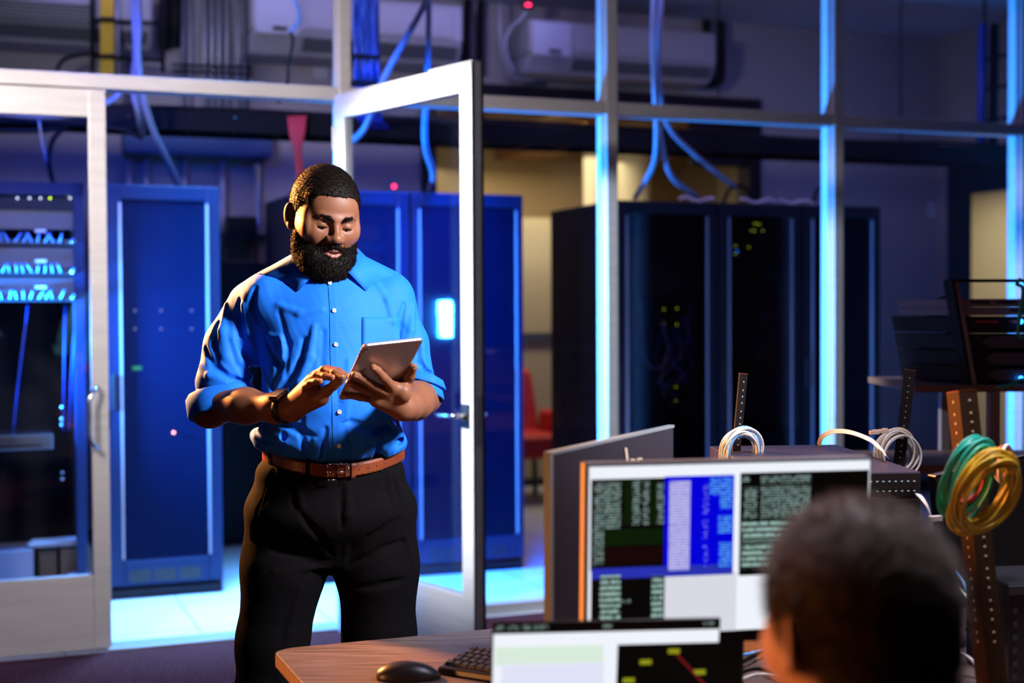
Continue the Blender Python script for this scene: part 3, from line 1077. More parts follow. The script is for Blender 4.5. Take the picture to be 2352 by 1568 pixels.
V_ = 2.84
for x, xe, y1, lab in ((378, 378, 112, 'black refrigerant pipe left of the pair beside the top left air conditioner'),
                       (402, 402, 108, 'black refrigerant pipe right of the pair beside the top left air conditioner'),
                       (1074, 1071, 188, 'thin black pipe right of the middle air conditioner'),
                       (1105, 1103, 175, 'thicker black pipe right of the middle air conditioner, the farther one')):
    pipe('refrigerant_pipe', [PV(x, -40, V_), PV(xe, y1, V_)], .036 if x < 1000 else .028, 'cable_black', lab, 'pipe', 'black refrigerant pipes', sp=0)
pipe('refrigerant_pipe', [PV(1655, 50, V_ - .03), PV(1655, 165, V_ - .03), PV(1650, 185, V_ - .03), PV(1630, 192, V_ - .03)], .036, 'cable_black',
     'black pipe bending under the rightmost air conditioner', 'pipe', 'black refrigerant pipes')
pipe('refrigerant_pipe', [PV(1622, 48, V_ + .01), PV(1622, 78, V_ + .01)], .03, 'cable_black', 'short black pipe stub above the rightmost air conditioner', 'pipe', 'black refrigerant pipes', sp=0)
xs = [(420, 0), (437, 1), (470, 2), (487, 3), (503, 4), (521, 5), (547, 6), (563, 7)]
ords = ['first', 'second', 'third', 'fourth', 'fifth', 'sixth', 'seventh', 'eighth']
for x, k in xs:
    r = .012 if k in (0, 1) else .018
    o = pipe('wall_conduit', [PV(x, -40, V_ + .02), PV(x, 250, V_ + .02)], r, 'conduit', '%s grey vertical conduit from the left on the wall left of the doorway mullion' % ords[k], 'conduit', 'row of vertical wall conduits', sp=0)
mb = MB()
for x0, x1, y in ((395, 580, 148), (395, 580, 162)):
    a = PV(x0, y, V_ - .01); b_ = PV(x1, y + 8, V_ - .01); mb.tube([a, b_], .008, 6)
single('conduit_strut', mb, 'tray_black', 'dark double strut clamping the row of vertical wall conduits', 'strut')
# trough box and its drops
ua, z1 = UZ(280, 292, V_); ub, z0 = UZ(618, 366, V_)
t = thing('cable_trough', 'long blue grey metal wiring trough on the wall above the cabinet', 'wiring box', W((ua + ub) / 2, V_, z0))
mb = MB(); mb.wb(ua, ub, V_ - .1, VB - .004, z0, z1 - .02); mb.build('trough_body', 'trough', t, bevel=.004)
mb = MB(); mb.wb(ua + .01, ub - .01, V_ - .106, V_ - .1, z0 + .015, z1 - .035); mb.build('trough_cover', 'trough', t, bevel=.002)
for k, (x, w) in enumerate(((297, .02), (335, .022), (423, .022), (510, .026), (592, .02))):
    pipe('drop_conduit', [PV(x, 366, V_), PV(x, 640, V_)], w, 'conduit', '%s grey conduit from the left dropping out of the wiring trough' % ords[k], 'conduit', 'conduits below the wiring trough', sp=0)
# vertical ladder with yellow cables
t = thing('cable_ladder', 'dark vertical cable ladder on the wall left of the flexible conduits', 'cable ladder', PV(290, 160, 2.6))
for x in (212, 374):
    mb = MB(); a = PV(x, -40, 2.40); b_ = PV(x, 165, 2.40); mb.tube([a, b_], .014, 6); mb.build('ladder_rail', 'tray_black', t)
for y in (46, 131):
    mb = MB(); mb.tube([PV(212, y, 2.40), PV(374, y + 8, 2.40)], .012, 6); mb.build('ladder_rung', 'tray_black', t)
for k in range(7):
    pipe('yellow_cable', [PV(232 + k * 4.6, -40, 2.35), PV(233 + k * 4.4, 60, 2.35), PV(231 + k * 4.8, 210, 2.35)], .0065, 'cable_yellow',
         'yellow cable on the dark wall ladder at top left, %s from the left' % ords[k], 'cable', 'yellow cables on the wall ladder', 6, 4)
mb = MB()
for y in (45, 130):
    a = PV(230, y, 2.345); b_ = PV(263, y, 2.345); mb.tube([a, b_], .016, 8)
single('cable_tie', mb, 'cable_black', 'black ties holding the yellow cables to the wall ladder', 'cable tie')
pipe('wall_conduit', [PV(268, -40, 2.42), PV(268, 210, 2.42)], .016, 'conduit', 'pale vertical conduit right beside the yellow cables', 'conduit', sp=0)


def flex(pts, r, lab, m='flex', grp='ribbed flexible conduits'):
    q = spline(pts, 22)
    mb = MB(); mb.tube(q, flexr(len(q), r, .10), 10)
    return single('flexible_conduit', mb, m, lab, 'conduit', grp, smooth=True)


flex([PV(303, -20, 1.0), PV(310, 60, 1.0), PV(312, 130, 1.0), PV(306, 200, 1.05), PV(318, 260, 1.1), PV(328, 305, 1.3)], .017, 'ribbed flexible conduit in front of the ladder, left one of the pair')
flex([PV(316, -20, .97), PV(319, 60, .97), PV(317, 130, .97), PV(328, 220, 1.0), PV(352, 300, 1.1), PV(385, 370, 1.2), PV(412, 430, 1.3)], .017, 'ribbed flexible conduit curving down to the top of the blue lit cabinet')
flex([PV(278, 212, 1.0), PV(262, 228, 1.0), PV(240, 238, 1.0), PV(180, 262, 1.1), PV(90, 268, 1.2), PV(-40, 258, 1.3)], .015, 'ribbed conduit looping across the top of the left glass door')
flex([PV(990, -20, .7), PV(960, 40, .7), PV(925, 100, .7), PV(880, 185, .7), PV(840, 290, .8), PV(800, 330, 1.0)], .017, 'ribbed conduit slanting down left over the open door')
flex([PV(985, -20, .75), PV(984, 90, .75), PV(980, 200, .75), PV(975, 300, .8), PV(980, 350, .85), PV(995, 400, 1.0), PV(986, 440, 1.3)], .016, 'ribbed conduit hanging straight behind the open door')
flex([PV(1502, -20, .8), PV(1500, 90, .8), PV(1503, 200, .8), PV(1508, 300, .85), PV(1500, 380, .95), PV(1458, 455, 1.3)], .016, 'ribbed conduit curving down left to the right row of cabinets')
flex([PV(1520, -20, .83), PV(1512, 90, .83), PV(1509, 210, .83), PV(1515, 300, .85), PV(1540, 400, 1.0), PV(1600, 452, 1.3)], .016, 'ribbed conduit curving right, ending near the cabinet top')
flex([PV(1512, 60, .86), PV(1515, 200, .86), PV(1535, 290, .9), PV(1590, 350, 1.0), PV(1650, 400, 1.1), PV(1690, 432, 1.3)], .014, 'ribbed conduit sweeping farthest right over the dark cabinets')
flex([PV(590, 380, 1.8), PV(596, 420, 1.8), PV(592, 480, 1.8), PV(598, 520, 1.8)], .013, 'ribbed conduit hanging on the wall left of the black cabinet side')
pipe('black_hose', [PV(-20, 300, 1.4), PV(100, 300, 1.4), PV(150, 290, 1.4), PV(122, 320, 1.35), PV(112, 370, 1.3), PV(122, 420, 1.3)], .014, 'cable_black', 'black hose arching above the open rack behind the left glass', 'hose')
pipe('black_hose', [PV(130, 160, 2.5), PV(150, 135, 2.5), PV(200, 124, 2.5), PV(260, 128, 2.5), PV(330, 138, 2.5)], .012, 'cable_black', 'thin black hose bending across the wall under the top left air conditioner', 'hose')
pipe('black_hose', [PV(240, 290, 1.3), PV(290, 300, 1.3), PV(328, 316, 1.3)], .014, 'cable_black', 'short black hose end right of the left door, under the tray', 'hose')
pipe('grey_cable', [PV(88, 268, 1.3), PV(98, 330, 1.3), PV(118, 420, 1.3)], .006, 'conduit', 'thin grey cable running down into the open rack', 'cable')
pipe('blue_cable', [PV(668, -20, .9), PV(685, 20, .9), PV(686, 50, .9), PV(668, 72, .9)], .010, 'cable_ltblue', 'blue cable dangling left of the doorway mullion', 'cable')
pipe('blue_cable', [PV(668, 72, .92), PV(672, 100, .92), PV(662, 150, .92), PV(660, 190, .92), PV(640, 235, 1.1)], .008, 'cable_black', 'dark cable continuing below the dangling blue cable', 'cable')
for x0, x1, lab in ((1165, 1178, 'thin dark cable hanging from the ceiling right of the middle air conditioner'),):
    pipe('ceiling_cable', [PV(1147, 0, 2.7), PV(1150, 90, 2.7), PV(1158, 140, 2.7), PV(1180, 178, 2.7), PV(1230, 182, 2.7)], .013, 'conduit', lab, 'cable')
# smoke detector with a red light
t = thing('smoke_detector', 'ceiling mounted detector with a red light and a looping grey cable', 'detector', PV(1213, 14, 2.5))
mb = MB(); c_ = PV(1213, 14, 2.5); mb.ball(c_, (.045, .045, .03), 16, 8); mb.tube([c_, Vector((c_.x, c_.y, HC))], .012, 8); mb.build('detector_body', 'black_plastic', t, smooth=True)
mb = MB(); mb.ball(c_ + Vector((0, -.04, .0)), (.02, .012, .010)); mb.build('detector_light', 'led_red', t)
mb = MB(); mb.tube(spline([PV(1210, 24, 2.52), PV(1195, 45, 2.55), PV(1172, 65, 2.6), PV(1160, 100, 2.6), PV(1168, 140, 2.6), PV(1180, 165, 2.6)], 6), .012, 8); mb.build('detector_cable', 'conduit', t, smooth=True)
mb = MB(); mb.ball(PV(905, 428, 1.5), .013)
single('warning_light', mb, 'led_red', 'small red light glowing behind the glass of the open door', 'light')
# blue cable bundle
t = thing('blue_cable_bundle', 'thick bundle of blue cables hanging beside the doorway mullion', 'cables', PV(842, 190, .9))
random.seed(8)
for k in range(15):
    s_ = k / 14
    x0 = 816 + s_ * 50
    pts = [PV(x0 + random.uniform(-3, 3), -30 + j * 50, .78 + random.uniform(0, .05)) for j in range(5)] + [PV(x0 + 4, 230, .95), PV(x0 + 10, 275, 1.2), PV(x0 + 30, 300, 1.45)]
    mb = MB(); mb.tube(spline(pts, 4), .0085, 6); mb.build('blue_cable', 'cable_blue', t, smooth=True)
for y in (128, 188):
    mb = MB(); mb.wb(UZ(808, y, .76)[0], UZ(872, y, .76)[0], .745, .85, UZ(808, y + 4, .76)[1], UZ(808, y - 4, .76)[1]); mb.build('hook_loop_strap', 'cable_black', t)
mb = MB(); mb.wb(UZ(866, 0, .85)[0], UZ(872, 0, .85)[0], .86, .9, 2.5, 3.6); mb.build('support_rail', 'tray_black', t)

# right side: rolled blinds / ladders near the far door
for x, lab in ((2258, 'dark round topped tall case hanging left in the upper right corner'), (2284, 'dark round topped tall case hanging right in the upper right corner')):
    a = PV(x, 62, 1.6); b_ = PV(x - 4, 330, 1.6)
    mb = MB(); mb.tube([a, b_], .032, 12); mb.ball(a, .032, 12, 8)
    single('hanging_tube', mb, 'cable_blue' if x < 2270 else 'tray_black', lab, 'tube', smooth=True)
t = thing('wall_ladder', 'dark cable ladder climbing the wall at the upper right edge', 'cable ladder', PV(2310, 360, 1.5))
for x in (2262, 2345):
    mb = MB(); mb.tube([PV(x, -30, 1.5), PV(x, 370, 1.5)], .012, 6); mb.build('ladder_rail', 'tray_black', t)
for y in (128, 198, 272, 340):
    mb = MB(); mb.tube([PV(2262, y + 8, 1.5), PV(2345, y - 8, 1.5)], .012, 6); mb.build('ladder_rung', 'tray_black', t)
# little things on top of the right cabinets
random.seed(12)
for k, (x0, x1, lab) in enumerate(((1560, 1640, 'pale cable lying on the cabinet tops, left one'), (1700, 1780, 'pale cable lying on the cabinet tops, middle one'), (1790, 1870, 'pale cable lying on the cabinet tops, right one'))):
    pts = []
    for j in range(6):
        x = x0 + (x1 - x0) * j / 5
        p_ = PZ(x, 462 - 8 * sin(j * 1.4 + k), 2.14 + .0 * j)
        q = PV(x, 458, 1.35); pts.append(Vector((q.x, q.y, 2.14 + .012 * (1 + sin(j * 1.7 + k)))))
    pipe('loose_cable', pts, .011, 'cable_white', lab, 'cable', 'cables on the right cabinets', 8)
pipe('black_hose', [PV(1660, 470, 1.4), PV(1672, 440, 1.4), PV(1692, 425, 1.4), PV(1715, 435, 1.4), PV(1722, 465, 1.4)], .012, 'cable_black', 'black hose loop standing up from the middle right cabinet', 'hose')
pipe('black_hose', [PV(1868, 470, 1.4), PV(1876, 440, 1.4), PV(1892, 424, 1.4), PV(1912, 432, 1.4)], .012, 'cable_black', 'black hose loop beside the second tall mullion', 'hose')
# wall outlet
mb = MB(); uo, zo = UZ(741, 162, V_); mb.wb(uo - .05, uo + .05, VB - .02, VB, zo - .045, zo + .045)
single('wall_outlet', mb, 'panel_white', 'pale junction plate on the back wall left of the doorway mullion', 'outlet', bevel=.004)
mb = MB(); uo, zo = UZ(2150, 480, V_); mb.wb(uo - .04, uo + .04, VB - .02, VB, zo - .06, zo + .06)
single('wall_outlet', mb, 'panel_white', 'light switch plate on the wall left of the far dark door', 'switch', bevel=.004)
# shelf stuff between the cabinet and the black side panel
uo, zo = UZ(555, 515, 2.7)
t = thing('wall_shelf_box', 'dark device bracketed to the back wall left of his head', 'wall device', W(uo, 2.75, zo))
mb = MB(); mb.wb(uo - .08, uo + .1, 2.7, VB, zo - .06, zo + .05); mb.build('device_body', 'rack_black', t, bevel=.004)
mb = MB(); mb.wb(uo - .12, uo + .2, 2.72, VB, zo - .09, zo - .06); mb.build('bracket', 'rack_frame', t)
mb = MB(); a = UZ(560, 620, 2.6)[0]; mb.wb(a - .16, a + .12, 2.5, VB - .02, .0, 1.78)
single('wall_cabinet', mb, 'rack_black', 'dark low cabinet against the back wall left of the man', 'cabinet', bevel=.006)

# ================================================================== PEOPLE
mat('skin', (.25, .095, .045), .50, spec=.38, noise=.18, nscale=14, bump=.12, bscale=420, sss=.12)
mat('skin_light', (.48, .25, .17), .48, spec=.4, noise=.10, nscale=14, bump=.10, bscale=420, sss=.12)
mat('lips', (.33, .125, .10), .38, spec=.5)
mat('teeth', (.75, .70, .62), .3)
mat('nail', (.50, .27, .19), .25)
mat('eye_white', (.5, .45, .42), .2)
mat('iris_dark', (.02, .01, .006), .1)
mat('hair_black', (.0060, .0036, .0026), .6, spec=.12)
mat('hair_brown', (.045, .022, .013), .6, spec=.25)
mat('trouser_black', (.0045, .0040, .0050), .9, spec=.06, bump=.25, bscale=500)
mat('belt_leather', (.21, .042, .012), .35, spec=.5, noise=.25, nscale=30, bump=.1, bscale=300)
mat('belt_edge', (.10, .03, .015), .5)
mat('stitch', (.55, .35, .2), .6)
mat('watch_band', (.010, .010, .011), .5)
mat('watch_case', (.55, .30, .18), .25, 1.0)
mat('button_pearl', (.80, .78, .75), .15, coat=.5)
mat('tablet_back', (.56, .43, .41), .34, .55)
mat('tablet_rim', (.85, .72, .72), .22, .8)
mat('tablet_screen', (.01, .01, .012), .08, emit=(.6, .7, 1), es=.5)
mat('tablet_logo', (.70, .55, .50), .12, 1.0)
mat('shoe', (.01, .009, .008), .3)
mat('dark_knit', (.012, .011, .013), .9)
# shirt: fine blue and white gingham
m = mat('shirt_blue', (.05, .25, .80), .7, spec=.25, sheen=.05)
nt = m.node_tree
b = nt.nodes['Principled BSDF']
tc = nt.nodes.new('ShaderNodeTexCoord')
sp = nt.nodes.new('ShaderNodeSeparateXYZ')
nt.links.new(tc.outputs['Object'], sp.inputs[0])
facs = []
for ax in ('X', 'Z'):
    a = nt.nodes.new('ShaderNodeMath'); a.operation = 'MULTIPLY'; a.inputs[1].default_value = 2 * pi / .0031
    s_ = nt.nodes.new('ShaderNodeMath'); s_.operation = 'SINE'
    g = nt.nodes.new('ShaderNodeMath'); g.operation = 'GREATER_THAN'; g.inputs[1].default_value = .45
    nt.links.new(sp.outputs[ax], a.inputs[0]); nt.links.new(a.outputs[0], s_.inputs[0]); nt.links.new(s_.outputs[0], g.inputs[0])
    facs.append(g)
ad = nt.nodes.new('ShaderNodeMath'); ad.operation = 'ADD'
nt.links.new(facs[0].outputs[0], ad.inputs[0]); nt.links.new(facs[1].outputs[0], ad.inputs[1])
ml = nt.nodes.new('ShaderNodeMath'); ml.operation = 'MULTIPLY'; ml.inputs[1].default_value = .5
nt.links.new(ad.outputs[0], ml.inputs[0])
mx = nt.nodes.new('ShaderNodeMix'); mx.data_type = 'RGBA'
mx.inputs[6].default_value = (.002, .125, .70, 1)
mx.inputs[7].default_value = (.016, .23, .88, 1)
nt.links.new(ml.outputs[0], mx.inputs[0]); nt.links.new(mx.outputs[2], b.inputs['Base Color'])
SHIRT_MIX = mx


def rmat(yaw, roll, pitch):
    return np.array((Matrix.Rotation(radians(yaw), 3, 'Z') @ Matrix.Rotation(radians(roll), 3, 'Y') @ Matrix.Rotation(radians(pitch), 3, 'X')))


def nP(px, py, Y):
    return np.array(P(px, py, Y))


def head_solid(s, C, R, sc=1.0):
    """skull, face, nose, brows, cheeks, jaw, eye lids and mouth in head space (-Y is forward)"""
    def L(c): return C + R @ (np.array(c, float) * sc)
    def e(c, r, k=.01, op=1, rot=None): s.ell(L(c), np.array(r) * sc, k * sc, R if rot is None else R @ rot, op)
    def cp(a, b_, ra, rb, k=.01, op=1): s.cap(L(a), L(b_), ra * sc, rb * sc, k * sc, op)
    e((0, .012, .042), (.077, .096, .086))
    e((0, -.022, -.02), (.066, .070, .090), .03)
    e((0, -.035, -.080), (.050, .048, .036), .03)
    e((0, -.060, .045), (.058, .032, .045), .025)
    cp((-.034, -.082, .020), (-.008, -.090, .018), .009, .008, .014)
    cp((.034, -.082, .020), (.008, -.090, .018), .009, .008, .014)
    for q in (-1, 1):
        e((q * .040, -.064, -.022), (.024, .022, .022), .02)
        e((q * .052, -.045, -.01), (.018, .03, .02), .02)
        e((q * .031, -.098, .003), (.018, .013, .0105), .012, -1)
        e((q * .031, -.0765, .003), (.0150, .0145, .0135), .004)
        # fold under the brow and the narrow opening of the lowered lid
        e((q * .031, -.0935, .0085), (.015, .003, .0012), .003, -1)
        e((q * .031, -.0925, -.0033), (.0145, .0046, .0014), .0015, -1)
    cp((0, -.088, .014), (0, -.109, -.022), .0075, .0095, .010)
    e((0, -.111, -.027), (.0130, .0120, .0110), .008)
    for q in (-1, 1):
        e((q * .0155, -.0985, -.031), (.0088, .0120, .0082), .011)
        e((q * .058, -.016, -.006), (.0130, .044, .040), .03)
        e((q * .0075, -.108, -.0415), (.0042, .0055, .0035), .003, -1)
        cp((q * .021, -.094, -.030), (q * .034, -.076, -.058), .0028, .002, .006, -1)
    e((0, -.088, -.062), (.030, .016, .022), .014)
    e((0, -.080, -.098), (.020, .016, .016), .014)
    # open mouth
    e((0, -.104, -.0625), (.0200, .0130, .0048), .003, -1)
    # ears
    for q in (-1, 1):
        er = np.array(Matrix.Rotation(-q * radians(34), 3, 'Z') @ Matrix.Rotation(radians(-12), 3, 'X'))
        e((q * .085, .012, .004), (.0065, .019, .032), .005, 1, er)
        e((q * .090, .005, .008), (.0055, .0105, .020), .003, -1, er)
        e((q * .0825, .004, -.020), (.006, .0095, .011), .005, 1, er)
        e((q * .0875, .014, .010), (.0030, .0045, .014), .003, 1, er)
    return L


def strands(name, v, f, n, ln, r, m, parent, seed=0, curl=.7, keep=None, drop=0.0):
    rs = np.random.RandomState(seed)
    a, b_, c = v[f[:, 0]], v[f[:, 1]], v[f[:, 2]]
    d = v[f[:, 3]]
    nr = np.cross(c - a, d - b_)
    nr /= np.linalg.norm(nr, axis=1)[:, None] + 1e-12
    cen = (a + b_ + c + d) / 4
    if keep is not None:
        ok = keep(cen)
        cen = cen[ok]; nr = nr[ok]; a = a[ok]; c = c[ok]
    i = rs.randint(0, len(cen), n)
    p0 = cen[i] + (a[i] - c[i]) * rs.uniform(-.4, .4, (n, 1)) - nr[i] * .0006
    dr = nr[i] + rs.normal(size=(n, 3)) * curl
    dr[:, 2] -= drop
    dr /= np.linalg.norm(dr, axis=1)[:, None]
    d2 = nr[i] * .5 + rs.normal(size=(n, 3)) * curl * 1.5
    d2[:, 2] -= drop * 1.5
    d2 /= np.linalg.norm(d2, axis=1)[:, None]
    l = ln * rs.uniform(.6, 1.2, (n, 1))
    p1 = p0 + dr * l * .55
    p2 = p1 + d2 * l * .55
    s1 = np.cross(dr, rs.normal(size=(n, 3)))
    s1 /= np.linalg.norm(s1, axis=1)[:, None]
    s2 = np.cross(dr, s1)
    V = []
    for p, q in ((p0, 1.0), (p1, .8), (p2, .25)):
        for k in range(3):
            w = 2 * pi * k / 3
            V.append(p + (s1 * cos(w) + s2 * sin(w)) * r * q)
    V = np.stack(V, 1).reshape(-1, 3)
    base = np.arange(n)[:, None] * 9
    F = []
    for j in range(2):
        for k in range(3):
            k2 = (k + 1) % 3
            F.append(base + np.array([j * 3 + k, j * 3 + k2, (j + 1) * 3 + k2, (j + 1) * 3 + k])[None])
    F = np.concatenate(F)
    return raw_mesh(name, V, F, m, parent)


def join_np(a, b_):
    return np.concatenate([a[0], b_[0]]), np.concatenate([a[1], b_[1] + len(a[0])])


def face_parts(root, L, R, sc, seed, iris='iris_dark'):
    def arr(p): return Vector(L(p))
    for q in (-1, 1):
        mb = MB(); mb.ball(arr((q * .031, -.0765, .002)), .0124 * sc, 20, 14); ey = mb.build('eyeball', 'eye_white', root, smooth=True)
        mb = MB(); mb.ball(arr((q * .031, -.0868, -.0035)), .0052 * sc, 12, 8); mb.build('iris', iris, ey, smooth=True)
        mb = MB()
        pts = [arr((q * (.031 + x), -.0925 + abs(x) ** 2 * 38, -.0018 - abs(x) * .10)) for x in np.linspace(-.0135, .0145, 9)]
        mb.tube(pts, [.0004, .0008, .0010, .0011, .0012, .0012, .0012, .0010, .0004], 6); mb.build('eyelashes', 'hair_black', root)

# ------------------------------------------------------------------ the man with the tablet
HC_ = nP(744, 507, 3.47)
HR = rmat(27, 4, 13)
man = thing('person', 'bearded man in blue shirt and black trousers standing and looking down at a tablet', 'person', (-.44, 3.48, 0))
body = Solid()
HL = head_solid(body, HC_, HR)
NB = nP(749, 655, 3.51)
body.cap(HL((0, .02, -.05)), NB, .056, .064, .03)
# hidden trunk and limbs
CB = np.array([-.455, 3.48, 0.])
ya = radians(13)
BX = np.array([cos(ya), sin(ya), 0]); BY = np.array([-sin(ya), cos(ya), 0])
def Bd(x, y, z): return CB + BX * x + BY * y + np.array([0, 0, z])
SR, SL = nP(556, 688, 3.51), nP(922, 690, 3.55)
ER, EL = nP(487, 934, 3.43), nP(972, 908, 3.47)
WR, WL = nP(664, 938, 3.255), nP(931, 935, 3.235)
body.cap(NB, Bd(0, .0, 1.42), .062, .09, .03)
body.cap(Bd(0, 0, 1.42), Bd(0, 0, 1.05), .09, .09, .03)
SRi, SLi = nP(590, 712, 3.51), nP(888, 712, 3.53)
body.cap(SRi, NB, .036, .05, .03); body.cap(SLi, NB, .036, .05, .03)
body.cap(SRi, nP(528, 830, 3.47), .036, .040, .02); body.cap(nP(528, 830, 3.47), ER, .040, .041, .02)
body.cap(SLi, nP(930, 820, 3.50), .036, .040, .02); body.cap(nP(930, 820, 3.50), EL, .040, .041, .02)
for hx, kz, fx in ((nP(662, 1180, 3.5), nP(614, 1600, 3.46), nP(600, 2080, 3.52)), (nP(862, 1180, 3.52), nP(880, 1600, 3.5), nP(897, 2080, 3.56))):
    body.cap(Bd(0, 0, 1.02), hx, .08, .07, .03); body.cap(hx, kz, .06, .045, .03); body.cap(kz, fx, .045, .035, .02)
# forearms
mr = ER * .55 + WR * .45
body.chain([ER + np.array([-.004, 0, .002]), mr + np.array([0, 0, .004]), ER * .15 + WR * .85, WR], [.042, .039, .031, .027], .03)
body.ell(ER + np.array([-.010, .0, -.004]), (.038, .042, .041), .03)
ml_ = EL * .5 + WL * .5
body.chain([EL, ml_, EL * .15 + WL * .85, WL], [.047, .044, .034, .030], .02)

# tablet frame
TTL, TTR, TBL = nP(836, 794, 3.02), nP(974, 779, 3.09), nP(773, 921, 3.176)
tx = TTR - TTL; TWd = np.linalg.norm(tx); tx /= TWd
ty = TBL - TTL; ty -= tx * (ty @ tx); THt = np.linalg.norm(ty); ty /= THt
tn = np.cross(tx, ty)
if tn[1] > 0: tn = -tn        # out of the back, towards the lens


def TP(px, py, off=0.0):
    d = np.array(ray(px, py)); c = np.array(CAMP)
    t = ((TTL + tn * off - c) @ tn) / (d @ tn)
    return c + d * t


def finger(s, pts, rs, k=.003):
    s.chain(pts, rs, k)

# right hand (picture left), palm to the lens, fingers reaching for the glass
rp = .0098
mcp = {'pinky': nP(702, 889, 3.205), 'ring': nP(712, 873, 3.215), 'middle': nP(724, 862, 3.225), 'index': nP(733, 857, 3.24)}
for kf, q in mcp.items():
    body.cap(WR + np.array([.004, -.004, 0]), q, .021, .0115, .014)
body.cap(WR + np.array([.01, -.010, -.006]), nP(738, 915, 3.20), .020, .017, .016)      # thenar side of the palm
body.cap(WR + np.array([.012, -.012, -.004]), nP(706, 905, 3.20), .020, .016, .014)
body.ell(nP(722, 903, 3.205), (.023, .012, .024), .012)
finger(body, [mcp['pinky'], nP(713, 879, 3.183), nP(726, 876, 3.168), nP(736, 876, 3.16)], [.0098, .0088, .0078, .0068])
finger(body, [mcp['ring'], nP(727, 862, 3.188), nP(746, 864, 3.17), nP(764, 868, 3.155)], [.0105, .0095, .0086, .0072])
finger(body, [mcp['middle'], nP(744, 849, 3.195), nP(768, 856, 3.17), nP(786, 867, 3.148)], [.0108, .0098, .0090, .0074])
finger(body, [mcp['index'], nP(752, 848, 3.21), nP(776, 852, 3.185), nP(795, 862, 3.155)], [.0106, .0098, .0088, .0074])
finger(body, [nP(737, 914, 3.20), nP(752, 896, 3.185), nP(768, 884, 3.172), nP(784, 873, 3.160)], [.0155, .0118, .0105, .0085], .006)
# left hand (picture right), fingers spread on the tablet's back
LM = {'pinky': TP(860, 915, .018), 'ring': TP(873, 909, .020), 'middle': TP(886, 900, .022), 'index': TP(902, 890, .020)}
for kf, q in LM.items():
    body.cap(WL + np.array([-.006, -.008, .0]), q, .023, .0125, .014)
body.cap(WL + np.array([-.010, -.004, -.002]), nP(866, 921, 3.19), .022, .014, .014)
finger(body, [LM['pinky'], TP(828, 911, .016), TP(806, 907, .010), TP(790, 906, .0085)], [.0115, .0098, .0088, .0076])
finger(body, [LM['ring'], TP(841, 896, .019), TP(818, 886, .012), TP(802, 879, .0085)], [.0122, .0104, .0092, .0078])
finger(body, [LM['middle'], TP(855, 884, .020), TP(832, 869, .012), TP(815, 860, .0088)], [.0124, .0106, .0096, .0082])
finger(body, [LM['index'], TP(880, 866, .020), TP(867, 851, .013), TP(857, 843, .009)], [.0124, .0106, .0094, .0080])
finger(body, [nP(925, 905, 3.19), TP(934, 884, .010), TP(941, 862, .006), TP(949, 843, .004)], [.020, .0135, .0120, .0095], .008)
body.cap(LM['index'], nP(925, 893, 3.185), .010, .012, .016)
lo = np.array([-.78, 3.0, .0]); hi = np.array([-.12, 3.72, 1.87])
bv, bf = body.mesh((-.78, 3.02, .80), (-.12, 3.72, 1.87), .00125)
ob = raw_mesh('body', bv, bf, 'skin', man)
legs = Solid(); 
# nails
def nail(c, t, up, w=.0052, l=.0065):
    t = t / np.linalg.norm(t); up = up - t * (up @ t); up /= np.linalg.norm(up); sd = np.cross(t, up)
    R_ = np.stack([sd, t, up], 1)
    s_ = Solid(); s_.ell(c, (w, l, .0011), 0, R_)
    v, f = s_.mesh(c - .009, c + .009, .0007, 8)
    raw_mesh('fingernail', v, f, 'nail', ob, True)
cdir = np.array([0, -1., .1])
for (a, b_, r) in ((nP(726, 876, 3.168), nP(736, 876, 3.16), .0068), (nP(746, 864, 3.17), nP(764, 868, 3.155), .0072), (nP(768, 856, 3.17), nP(786, 867, 3.148), .0074)):
    t = b_ - a; u_ = np.array([0.2, -.8, .8]); u_ = u_ / np.linalg.norm(u_)
    nail(b_ + u_ * r * .86 - t / np.linalg.norm(t) * .001, t, u_, .0048, .0058)
for (a, b_, r) in ((TP(806, 907, .010), TP(790, 906, .0085), .0076), (TP(818, 886, .012), TP(802, 879, .0085), .0078), (TP(832, 869, .012), TP(815, 860, .0088), .0082), (TP(867, 851, .013), TP(857, 843, .009), .0080)):
    nail(b_ + tn * r * .88, b_ - a, tn, .0050, .0060)
nail(TP(949, 843, .004) + np.array([.004, -.0082, .001]), TP(949, 843, .004) - TP(941, 862, .006), np.array([.5, -.8, .1]), .0055, .0070)
face_parts(man, HL, HR, 1, 1)
# lips, teeth
lp = Solid()
def HLs(pts): return [HL(p) for p in pts]
up_ = [(-.0225, -.0925, -.0600), (-.012, -.1010, -.0565), (-.004, -.1045, -.0550), (0, -.1045, -.0560), (.004, -.1045, -.0550), (.012, -.1010, -.0565), (.0225, -.0925, -.0600)]
dn_ = [(-.0225, -.0925, -.0605), (-.013, -.0990, -.0675), (-.005, -.1025, -.0705), (.005, -.1025, -.0705), (.013, -.0990, -.0675), (.0225, -.0925, -.0605)]
lp.chain(HLs(up_), [.0018, .0030, .0036, .0033, .0036, .0030, .0018], .002)
lp.chain(HLs(dn_), [.0018, .0042, .0052, .0052, .0042, .0018], .002)
c_ = HL((0, -.1, -.062)); v, f = lp.mesh(c_ - .035, c_ + .035, .0009, 12); raw_mesh('lips', v, f, 'lips', man)
tt = Solid()
for k in range(-4, 5):
    tt.ell(HL((k * .0040, -.0975 + abs(k) ** 2 * .00035, -.0600)), (.0021, .0022, .0036), .0005, HR)
v, f = tt.mesh(c_ - .03, c_ + .03, .0008, 12); raw_mesh('teeth', v, f, 'teeth', man)
